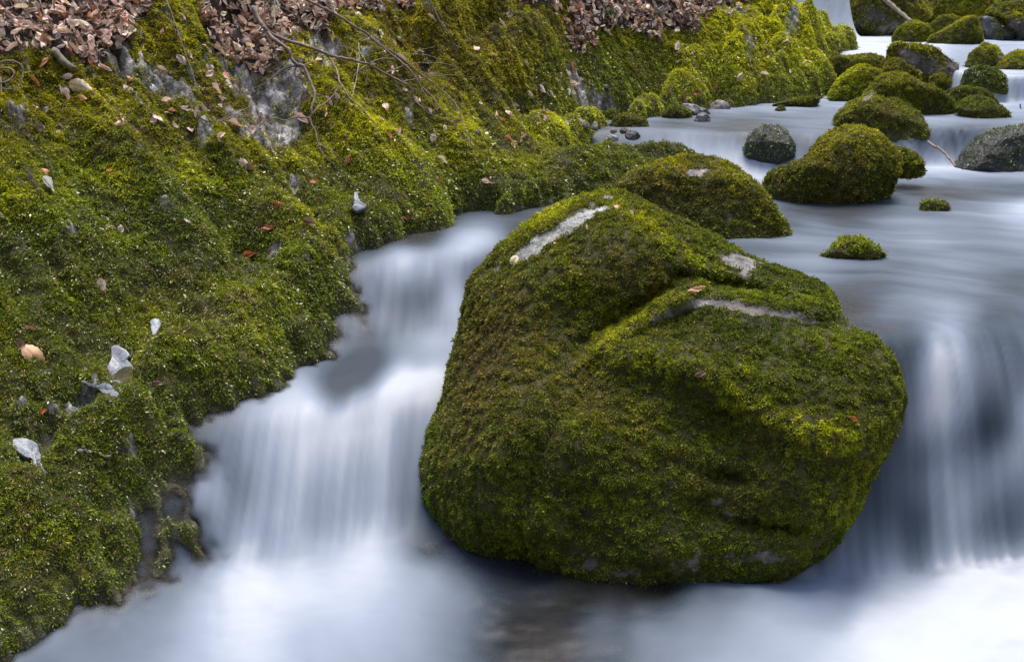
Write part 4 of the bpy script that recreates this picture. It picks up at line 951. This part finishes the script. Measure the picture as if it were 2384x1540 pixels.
# the drifts: nearest leaves one by one, the rest as one mass
lit = np.where((soil > .5) & (tpx > -60) & (tpx < 2440) & (tpy > -90))[0]
wl_ = (tdp[lit] ** 2) * np.maximum(.25, 1) * 1.0
r = np.random.default_rng(77)
area = wl_ / wl_.sum()
nleaf = 7500
pick = r.choice(lit, nleaf, p=area)
extra = np.where((soil < .5) & (above > .12) & (tpx > 60) & (tpx < 1900) & (tpy < 330) & (tpy > -20) & (nC > -.15))[0]
pick = np.concatenate([pick, r.choice(extra, 330)])
jx = r.normal(size=len(pick)) * .01; jy = r.normal(size=len(pick)) * .01
LP = TV[pick] + np.stack([jx, jy, r.uniform(.002, .030, len(pick))], 1)
LP[nleaf:, 2] -= .008
LN = TN[pick] + r.normal(size=(len(pick), 3)) * .42; LN[:, 2] = np.abs(LN[:, 2]); LN /= np.linalg.norm(LN, axis=1)[:, None]
llen = r.uniform(.022, .050, len(pick)) * np.where(LP[:, 1] > 5, 1.15, 1.0)
lpx, lpy, ld = project(LP)
infr = (lpx > -10) & (lpx < 2394) & (lpy > -5)
order = np.argsort(np.where(infr, ld / llen, 1e9))
near_n = 225
tn = ['brown', 'pink', 'brown', 'rust', 'tan', 'dark', 'pink', 'pale', 'brown', 'dark']
zone_lab = {0: 'brown beech leaf in the deep drift at the top left corner', 1: 'brown beech leaf in the drift around the bare branch', 2: 'brown beech leaf in the drift above the bright moss cushions'}
for i in order[:near_n]:
    z = 0 if lpx[i] < 380 else (1 if lpx[i] < 1100 else 2)
    o = leaf_obj('fallen_leaf', LP[i], LN[i], llen[i], r.uniform(0, 6.28), int(r.integers(0, 8)), tn[int(r.integers(0, len(tn)))], (r.uniform(-.4, .4), r.uniform(-.4, .4), 0))
    tag(o, zone_lab[z], 'leaf', ['leaves of the corner drift', 'leaves of the drift by the bare branch', 'leaves of the far drift'][z])
rest = order[near_n:]
def leaf_mass(name, idx, label):
    Vs, Fs, Cs, off = [], [], [], 0
    var = r.integers(0, 8, len(idx))
    for vk in range(8):
        ii = idx[var == vk]
        if not len(ii): continue
        V, F, sh = LT[vk]
        n = LN[ii]; rt = r.normal(size=(len(ii), 3)); ex = np.cross(n, rt); ex /= np.linalg.norm(ex, axis=1)[:, None]; ey = np.cross(n, ex)
        W = LP[ii][:, None, :] + llen[ii][:, None, None] * (V[None, :, 0, None] * ex[:, None, :] + V[None, :, 1, None] * ey[:, None, :] + V[None, :, 2, None] * n[:, None, :])
        Vs.append(W.reshape(-1, 3)); Fs.append((F[None] + (np.arange(len(ii)) * len(V))[:, None, None]).reshape(-1, 4) + off); off += len(ii) * len(V)
        tc = np.array([TINTS[tn[k]] for k in r.integers(0, len(tn), len(ii))]) * r.uniform(.35, 1.15, (len(ii), 1))
        Cs.append((tc[:, None, :] * sh[None, :, None]).reshape(-1, 3))
    o = build(name, np.vstack(Vs), np.vstack(Fs), M_LEAF, None, True, {'tint': np.vstack(Cs)}, edges=False)
    return tag(o, label, 'leaf litter', kind='stuff')
leaf_mass('leaf_litter', rest, 'thick litter of brown beech leaves along the top of the bank')
print('leaves', len(rest), time.time() - T0)

# fallen needles in the moss, past counting
nn = 2600
cand = np.where((soil < .5) & (above > .05) & (tpx > -40) & (tpx < 1100) & (tpy > 250) & (tpy < 1400) & (bare < .5))[0]
pk = r.choice(cand, nn)
NP = TV[pk] + TN[pk] * r.uniform(.004, .010, nn)[:, None] + r.normal(size=(nn, 3)) * .006
clump = [(946, 507, 60), (630, 525, 60), (560, 700, 50), (640, 480, 40)]
cp = []
for cx_, cy_, k in clump:
    h = hit_ground(cx_ + r.normal(size=k) * 24, cy_ + r.normal(size=k) * 8); cp.append(h + [0, -.006, .008])
NP = np.vstack([NP] + cp); nnn = len(NP)
dv = r.normal(size=(nnn, 3)); dv[:, 2] *= .4; dv /= np.linalg.norm(dv, axis=1)[:, None]
L = r.uniform(.010, .020, nnn); sd = np.cross(dv, CAM - NP); sd /= np.linalg.norm(sd, axis=1)[:, None]
Vn = np.stack([NP - dv * L[:, None] / 2, NP + sd * .0009 + [0, 0, .001], NP + dv * L[:, None] / 2, NP - sd * .0009 + [0, 0, .001]], 1).reshape(-1, 3)
tag(build('needles', Vn, np.arange(nnn * 4).reshape(-1, 4), M_NEEDLE), 'dry orange-brown needles strewn over the moss', 'needles', kind='stuff')

# ------------------------------------------------------------------ branches, twigs, straw
def tube(pts, r0, r1, k=6, wob=.0, sub=5, seed=0):
    pts = np.array(pts, float)
    out = []
    for i in range(len(pts) - 1):
        p0 = pts[max(i - 1, 0)]; p1 = pts[i]; p2 = pts[i + 1]; p3 = pts[min(i + 2, len(pts) - 1)]
        for t in np.linspace(0, 1, sub, endpoint=False):
            out.append(.5 * ((2 * p1) + (p2 - p0) * t + (2 * p0 - 5 * p1 + 4 * p2 - p3) * t * t + (3 * p1 - p0 - 3 * p2 + p3) * t ** 3))
    out.append(pts[-1]); P = np.array(out); n = len(P)
    P = P + np.random.default_rng(seed).normal(size=P.shape) * wob
    T = np.gradient(P, axis=0); T /= np.linalg.norm(T, axis=1)[:, None]
    up = np.array([.3, .2, 1.0]); A = np.cross(T, up); A /= np.linalg.norm(A, axis=1)[:, None]; Bv = np.cross(T, A)
    rad = np.linspace(r0, r1, n) * (1 + .08 * np.sin(np.arange(n) * .9 + seed))
    th = np.linspace(0, 2 * np.pi, k, endpoint=False)
    V = P[:, None] + rad[:, None, None] * (np.cos(th)[None, :, None] * A[:, None] + np.sin(th)[None, :, None] * Bv[:, None])
    V = V.reshape(-1, 3)
    i = np.arange(k); j = (i + 1) % k
    F = np.concatenate([np.stack([q * k + i, q * k + j, (q + 1) * k + j, (q + 1) * k + i], 1) for q in range(n - 1)])
    return V, [F, np.array([list(range(k))[::-1]]), np.array([[(n - 1) * k + q for q in range(k)]])]

def X1(*p): return [(x / 4 + 596, y / 4) for x, y in p]
def lift_path(pp, l0, l1):
    a = np.array(pp, float)
    g = hit_ground(a[:, 0], a[:, 1], lambda x, y: bank_z(x, y, False))
    dd = (g - CAM) @ FWD
    # follow the slope smoothly
    dd = np.convolve(np.pad(dd, 2, mode='edge'), np.ones(5) / 5, 'valid')
    dd = dd - np.linspace(l0, l1, len(a))
    return at(a[:, 0], a[:, 1], dd)

def branch(name, label, cat, main, r0, r1, sides=(), lift=(.14, .05), mat=None, sidename='side_twig'):
    P = lift_path(main, *lift)
    base = P[0]
    V, F = tube(P, r0 * .85, r1 * .8, 7, .0007, 5, len(main))
    o = build(name, V, F, mat or M_TWIG, None, True, None, base)
    tag(o, label, cat)
    for i, (s, a, b) in enumerate(sides):
        Q = lift_path(s, lift[0] * .8, lift[1] * 1.2)
        # root the side twig on the stem
        k = np.argmin(np.linalg.norm(P - Q[0], axis=1)); px_, py_, d_ = project(P)
        j = np.argmin(np.hypot(px_ - s[0][0], py_ - s[0][1]))
        t0 = d_[j]; q0 = (Q - CAM) @ FWD
        sh = (t0 - q0[0]) * np.linspace(1, 0, len(Q)) ** 1.0
        Q = at(np.array(s)[:, 0], np.array(s)[:, 1], q0 + sh)
        V, F = tube(Q, a, b, 5, .0006, 4, i + 3)
        build(sidename, V, F, mat or M_TWIG, o, True, None, None).location = (0, 0, 0)
        c = o.children[-1] if o.children else None
        me = [ch for ch in o.children][-1].data
        me.transform(__import__('mathutils').Matrix.Translation(-Vector(base)))
    return o

branch('bare_branch', 'longest bare branch arching from the top down to the bright moss', 'branch', X1((300,-120),(480,0),(640,80),(820,180),(920,250),(1030,310),(1130,390),(1290,500),(1400,580),(1520,680),(1680,800),(1820,920),(1890,1020),(1930,1150),(1970,1270),(2000,1390)), .0075, .0015,
  [(X1((1060,340),(1240,490),(1430,650),(1530,790),(1640,900),(1720,1010),(1830,1120),(1870,1220),(1960,1330),(2040,1410)), .0045, .0012), (X1((1530,790),(1560,860),(1640,960),(1700,1050)), .002, .0008), (X1((1820,920),(1890,955),(1960,965)), .0015, .0007), (X1((1730,850),(1760,800),(1820,790)), .0015, .0007)])
branch('bare_branch', 'crooked thick pale branch hanging over the grey rock face', 'branch', X1((-30,60),(20,170),(60,230),(130,330),(200,390),(300,460),(330,540),(380,600),(440,620),(490,720),(520,800),(550,870),(540,940),(520,1000),(520,1070),(500,1100),(530,1180),(560,1240),(570,1310),(600,1360),(600,1400),(660,1470),(740,1540)), .0105, .002,
  [(X1((600,1350),(720,1410),(760,1450),(860,1535)), .003, .001), (X1((380,600),(360,680),(390,750),(430,800),(480,860)), .0035, .0012), (X1((500,1100),(380,1090),(270,1120),(180,1100),(50,1130),(-30,1140)), .0035, .001), (X1((520,1070),(580,1000),(660,950),(740,860),(780,770)), .0035, .002),
   (X1((440,620),(330,620),(230,655),(180,700),(80,780),(-10,812)), .004, .0012), (X1((550,870),(600,890),(650,910)), .002, .001), (X1((560,1170),(520,1220),(450,1290),(420,1330)), .002, .0008), (X1((470,860),(400,810),(280,800),(190,805)), .002, .0008), (X1((440,610),(520,580),(560,575)), .002, .001)])
branch('bare_branch', 'dark branch spreading sideways into thin forked twigs', 'branch', X1((60,240),(170,330),(400,410),(560,460),(700,520),(860,550),(1000,590),(1050,600),(1200,680),(1350,760),(1440,820),(1470,920),(1560,1010),(1620,1060),(1750,1110),(1850,1120),(1980,1150)), .0085, .0012,
  [(X1((1050,590),(1170,545),(1270,550),(1320,510),(1440,510),(1560,460),(1660,435)), .003, .0009), (X1((1200,680),(1300,640),(1420,600),(1560,585),(1730,590),(1880,625),(1960,680)), .003, .0008), (X1((1360,760),(1490,735),(1700,705),(1900,700),(2100,740)), .003, .0008), (X1((1440,820),(1560,860),(1680,900),(1830,960)), .0022, .0008),
   (X1((660,510),(700,560),(750,650),(770,710),(780,770),(840,860),(890,930),(990,1010),(1050,1090),(1110,1150),(1115,1210),(1160,1270),(1210,1325)), .0045, .0012), (X1((990,1010),(1080,1025),(1170,1055),(1230,1125),(1290,1165),(1320,1200)), .0022, .0008), (X1((1440,500),(1620,520),(1740,580),(1860,620)), .0018, .0007), (X1((560,460),(500,500),(420,560),(350,540)), .002, .0008), (X1((860,550),(900,470),(850,440),(680,405)), .002, .0008)])
branch('bare_branch', 'dark single twig hanging straight down from the overhang', 'twig', X1((1580,-40),(1620,0),(1700,170),(1780,290),(1830,390),(1860,460),(1890,540)), .0048, .0015, [(X1((1860,435),(1890,420),(1900,390)), .0015, .0008)])
branch('bare_branch', 'thin dark twig crossing the top of the grey rock face', 'twig', X1((80,-60),(80,100),(80,240),(130,390),(210,500),(230,640)), .0030, .0012, [(X1((150,420),(80,480),(0,460),(-90,500)), .0018, .0008)])
branch('bare_branch', 'slender twig slanting over the middle leaf drift', 'twig', X1((40,0),(180,40),(350,130),(470,240),(530,330),(550,440)), .0026, .001, [(X1((350,130),(300,210),(220,300)), .0015, .0007)])
branch('bare_branch', 'short broken twig with bent end above the brown mossy rock', 'twig', [(459,259),(465,272),(480,281),(498,284),(530,276),(570,254),(596,242)], .0040, .0012, [([(490,283),(505,292),(520,280),(545,262)], .002, .0008), ([(500,283),(540,268),(580,262)], .0015, .0007)], lift=(.05, .09))
branch('curly_root', 'curly pale root looping out of the bank at the left edge', 'root', [(-10,150),(20,141),(45,148),(54,165),(50,185),(42,204),(30,212)], .0045, .002, [([(-10,160),(15,158),(30,165),(32,176),(20,188),(0,194)], .004, .002), ([(2,180),(4,240),(3,260)], .003, .0015), ([(-5,205),(20,208),(40,205)], .003, .0015)], lift=(.05, .04), sidename='root_strand')
branch('curly_root', 'black looped root inside the corner leaf drift', 'root', [(92,0),(98,20),(103,38),(95,50),(85,56),(74,46),(66,34),(55,20),(50,5)], .0035, .0025, lift=(.05, .05))
branch('fallen_stick', 'weathered wood chunk lodged at the edge of the leaf drift', 'stick', [(122,118),(134,127),(148,143),(163,153),(171,161)], .017, .012, lift=(.03, .03), mat=M_WOOD)
branch('dry_stalk', 'pale bleached stick leaning at the end of the corner drift', 'stick', [(48,2),(52,18),(62,32),(72,40)], .004, .002, lift=(.05, .04), mat=M_STRAW)
branch('dry_stalk', 'long dry grass stalk slanting across the mossy rib', 'grass', [(388,0),(405,45),(422,95),(440,145),(458,200)], .0018, .001, lift=(.05, .04), mat=M_STRAW)
branch('dry_stalk', 'two straight dry stalks beside the stony slope', 'grass', [(165,62),(185,85),(205,118),(220,142)], .0025, .0015, [([(172,66),(195,100),(215,128)], .002, .001)], lift=(.04, .03), mat=M_STRAW, sidename='stalk')
# bleached frayed strip and dry tuft
branch('dry_grass_tuft', 'white frayed grass wisp hanging in the middle drift', 'grass', X1((180,-20),(170,70),(165,140),(175,190),(150,260)), .004, .002,
       [(X1((185,-20),(200 + 6 * k, 60 + 8 * k),(160 + 9 * k, 130),(185 - 5 * k, 200),(150 + 8 * k, 240)), .0018, .0007) for k in range(5)], lift=(.09, .07), mat=M_STRAW, sidename='blade')
branch('dry_grass_tuft', 'straw-coloured tuft drooping below the forked branches', 'grass', X1((955,400),(960,480),(960,560),(950,650),(930,760),(905,860),(890,925)), .0028, .001,
       [(X1((940,500),(945,570),(960,640)), .003, .002), (X1((970,490),(1020,570),(1035,680),(1025,800)), .0022, .0009), (X1((1035,595),(990,630),(940,665),(900,745)), .002, .0008), (X1((1000,540),(990,520),(1010,570)), .003, .001)], lift=(.08, .05), mat=M_STRAW, sidename='blade')
branch('fallen_stick', 'short grey stick lying in the far leaf drift', 'stick', [(1413,79),(1430,58),(1442,28)], .005, .003, lift=(.05, .06), mat=M_WOOD)

def free_branch(name, label, cat, pts, r0, r1, mat=None):
    P = np.array([at(x, y, d) for x, y, d in pts])
    V, F = tube(P, r0, r1, 7, .001, 6, 4)
    return tag(build(name, V, F, mat or M_TWIG, None, True, None, P[-1]), label, cat)
free_branch('fallen_stick', 'grey driftwood stick leaning on the massive overhanging rock', 'stick', [(2050,-10,8.2),(2083,18,8.1),(2105,36,8.0),(2122,50,7.9)], .016, .010, M_WOOD)
free_branch('fallen_stick', 'thin crooked stick in the water below the knobbly boulder', 'stick', [(2161,330,5.35),(2172,339,5.3),(2184,344,5.25),(2198,355,5.2),(2212,370,5.12),(2225,388,5.05)], .007, .0045)
free_branch('fallen_stick', 'small upright twig stuck by the right-hand milky chute', 'twig', [(2375,243,5.9),(2376,253,5.9)], .004, .003)

# ------------------------------------------------------------------ pale slabs, pebbles
def slab(label, outline, thick=.010, key=None, mat=None, name='flat_stone', cat='stone', lift=.032):
    q = smooth_closed(outline, 44)
    q = q + np.random.default_rng(len(label)).normal(size=q.shape) * .5
    c = q.mean(0); P0, n = surf_hit(c[0], c[1], key)
    toc = (CAM - P0) / np.linalg.norm(CAM - P0)
    n = n * .45 + toc * .55; n /= np.linalg.norm(n)
    P0 = P0 + n * lift
    smooth_ground = lambda x, y: smax(bank_z(x, y, False), bed_z(x, y), .04)
    def onplane(x, y):                          # a thin sheet that follows the swell of the ground
        w_ = hit_ground(x, y, smooth_ground)
        pl = (w_ - P0) @ n; return w_ - n[None] * (pl * .45)[:, None] + toc[None] * .016
    rings = []
    for k, h in ((.97, -.035), (1.0, 0), (.965, thick * .35), (.85, thick * .5), (.6, thick * .5), (.3, thick * .5), (.06, thick * .5)):
        qq = c + (q - c) * k
        W = onplane(qq[:, 0], qq[:, 1]); W = W + n * (h + .0025 * fbm(W / .012, 2) * (k < .95))[:, None] if k < .95 else W + n * h
        rings.append(W)
    V = np.vstack(rings); m = len(q); i = np.arange(m); j = (i + 1) % m
    F = np.concatenate([np.stack([a * m + i, a * m + j, (a + 1) * m + j, (a + 1) * m + i], 1) for a in range(len(rings) - 1)])
    o = build(name, V, [F, np.array([[(len(rings) - 1) * m + a for a in range(m)]])], mat or M_PALE, None, True, {'bare': np.ones(len(V)), 'soil': np.zeros(len(V)), 'bed': np.zeros(len(V))}, P0)
    return tag(o, label, cat)
slab('large silvery slab with wavy edge sunk in the left moss', SLABS[0], .003)
slab('smaller silvery slab with a thin stem, under the large one', SLABS[1], .003)
slab('drop-shaped silvery slab low on the left moss', SLABS[2], .004)
slab('little shield-shaped silvery flake on the moss slope', SLABS[3], .003)
slab('triangular pale stone standing in the moss above the dark waterline', SLABS[4], .006)
def pebble(label, px, py, w, h, mat, key=None):
    P, n = surf_hit(px, py, key); d = (P - CAM) @ FWD
    ang = np.linspace(0, 2 * np.pi, 9)[:-1]
    rr = np.random.default_rng(int(px)).uniform(.8, 1.1, 8)
    ol = [(px + w / 2 * a * math.cos(t), py + h / 2 * a * math.sin(t)) for t, a in zip(ang, rr)]
    return B(label, ol, d - .014, mossless=True, name='pebble', cat='pebble', mat=mat, rough=.9, pw=.55)
pebble('fawn pebble sitting where the two silvery slabs meet', 271, 893, 27, 22, M_PEBBLE)
pebble('left one of the pebbles in a row above the drop-shaped slab', 187, 1049, 15, 11, M_PEBBLE)
pebble('right one of the pebbles in a row above the drop-shaped slab', 207, 1052, 13, 11, M_PEBBLE)
pebble('grey pebble between the other two of the row', 198, 1047, 9, 6, M_BANK)
pebble('single pale pebble right of the pebble row', 250, 1062, 20, 9, M_PEBBLE)
pebble('grey round stone on the bright moss rib', 1112, 307, 18, 11, M_BANK)
pebble('grey stone beside the second bright cushion', 1411, 201, 16, 11, M_BANK)
pebble('flat grey stone on the dark moss left of the first cushion', 1198, 246, 26, 14, M_PEBBLE)
pebble('blue-grey boulder end showing in the far leaf drift', 1530, 26, 18, 13, M_PALE)
pebble('grey angular stone at the top of the far bank', 1718, 26, 32, 24, M_BANK)

# ------------------------------------------------------------------ small green plants in the litter
def herb(label, px, py, size_px, nl, seed, name='herb'):
    rr = np.random.default_rng(seed)
    P, n = surf_hit(px, py); d = (P - CAM) @ FWD; s = size_px / FPX * d
    Vs, Fs, o_ = [], [], 0
    for k in range(nl):
        a = rr.uniform(0, 6.28); el = rr.uniform(.3, 1.1)
        dr = np.array([math.cos(a) * math.cos(el), math.sin(a) * math.cos(el), math.sin(el)]); dr = dr + n * .4; dr /= np.linalg.norm(dr)
        tip = P + dr * s * rr.uniform(.4, 1)
        sd = np.cross(dr, [0, 0, 1]); sd /= np.linalg.norm(sd)
        # stalk and three leaflets
        for (q, dirv, ln_, wd) in [(P, tip - P, 1, .03)] + [(tip, (dr * math.cos(b) + sd * math.sin(b)) * s * .32, 1, .38) for b in (-1.0, 0, 1.0)]:
            sdn = np.cross(dirv, n); sdn /= np.linalg.norm(sdn) + 1e-9; Lg = np.linalg.norm(dirv)
            Vs += [q, q + dirv * .45 + sdn * Lg * wd * .5, q + dirv, q + dirv * .45 - sdn * Lg * wd * .5]; Fs.append([o_, o_ + 1, o_ + 2, o_ + 3]); o_ += 4
    ob = build(name, np.array(Vs), np.array(Fs), M_GREEN, None, True, None, P)
    return tag(ob, label, 'plant')
herb('feathery green herb in the corner leaf drift, upper one', 52, 67, 22, 8, 1)
herb('feathery green herb in the corner leaf drift, lower one', 50, 86, 22, 9, 2)
herb('small green sprig by the weathered wood chunk', 64, 130, 16, 6, 3)
herb('green sprig at the right side of the corner drift', 112, 84, 14, 5, 4)
herb('round-leaved seedling under the mossy rib', 412, 118, 10, 4, 5)
herb('green grassy sprig beside the mossy rib', 472, 125, 22, 8, 6)
herb('dark green plant at the lip of the leafy overhang', 858, 24, 14, 6, 7)
herb('leafy green clump in the far leaf drift', 1410, 40, 28, 26, 8)
herb('second green clump right of the far leaf drift', 1530, 44, 16, 10, 9)
herb('green sprig over the grey stone of the far drift', 1590, 22, 14, 6, 10)
herb('blue-green herb hanging on the bright bank corner', 1838, 42, 18, 14, 11)
herb('thin green sprout above the white frayed wisp', 770, 18, 12, 5, 12)

# ------------------------------------------------------------------ light and camera
w = bpy.data.worlds.new('World'); scene.world = w; w.use_nodes = True
nd, ln = w.node_tree.nodes, w.node_tree.links; nd.clear()
SUN_EL, SUN_AZ = math.radians(70), math.radians(5)             # azimuth from +y towards +x
sk = nd.new('ShaderNodeTexSky'); sk.sky_type = 'NISHITA'; sk.sun_disc = False; sk.sun_elevation = SUN_EL; sk.sun_rotation = SUN_AZ
sk.dust_density = 2.0; sk.ozone_density = 1.2
bg = nd.new('ShaderNodeBackground'); bg.inputs[1].default_value = .13
ow = nd.new('ShaderNodeOutputWorld'); ln.new(sk.outputs[0], bg.inputs[0]); ln.new(bg.outputs[0], ow.inputs[0])
sd = bpy.data.lights.new('sun', 'SUN'); sd.energy = 1.2; sd.angle = math.radians(32); sd.color = (1, .93, .80)
so = bpy.data.objects.new('sun', sd); COL.objects.link(so)
dirv = Vector((math.sin(SUN_AZ) * math.cos(SUN_EL), math.cos(SUN_AZ) * math.cos(SUN_EL), math.sin(SUN_EL)))
so.rotation_mode = 'QUATERNION'; so.rotation_quaternion = dirv.to_track_quat('Z', 'Y')
cd = bpy.data.cameras.new('camera'); cam = bpy.data.objects.new('camera', cd); COL.objects.link(cam)
cd.sensor_width = 36; cd.lens = 36 * FPX / 2384; cd.clip_start = .05; cd.clip_end = 500
cam.location = CAM; cam.rotation_euler = (math.radians(90) - PITCH, 0, 0)
scene.camera = cam
scene.view_settings.view_transform = 'Standard'; scene.view_settings.look = 'None'; scene.view_settings.gamma = 1; scene.view_settings.exposure = 1.5
scene.cycles.max_bounces = 6; scene.cycles.diffuse_bounces = 3; scene.cycles.transmission_bounces = 4; scene.cycles.transparent_max_bounces = 8
scene.cycles.use_denoising = True
scene.render.film_transparent = False
print('done', time.time() - T0)
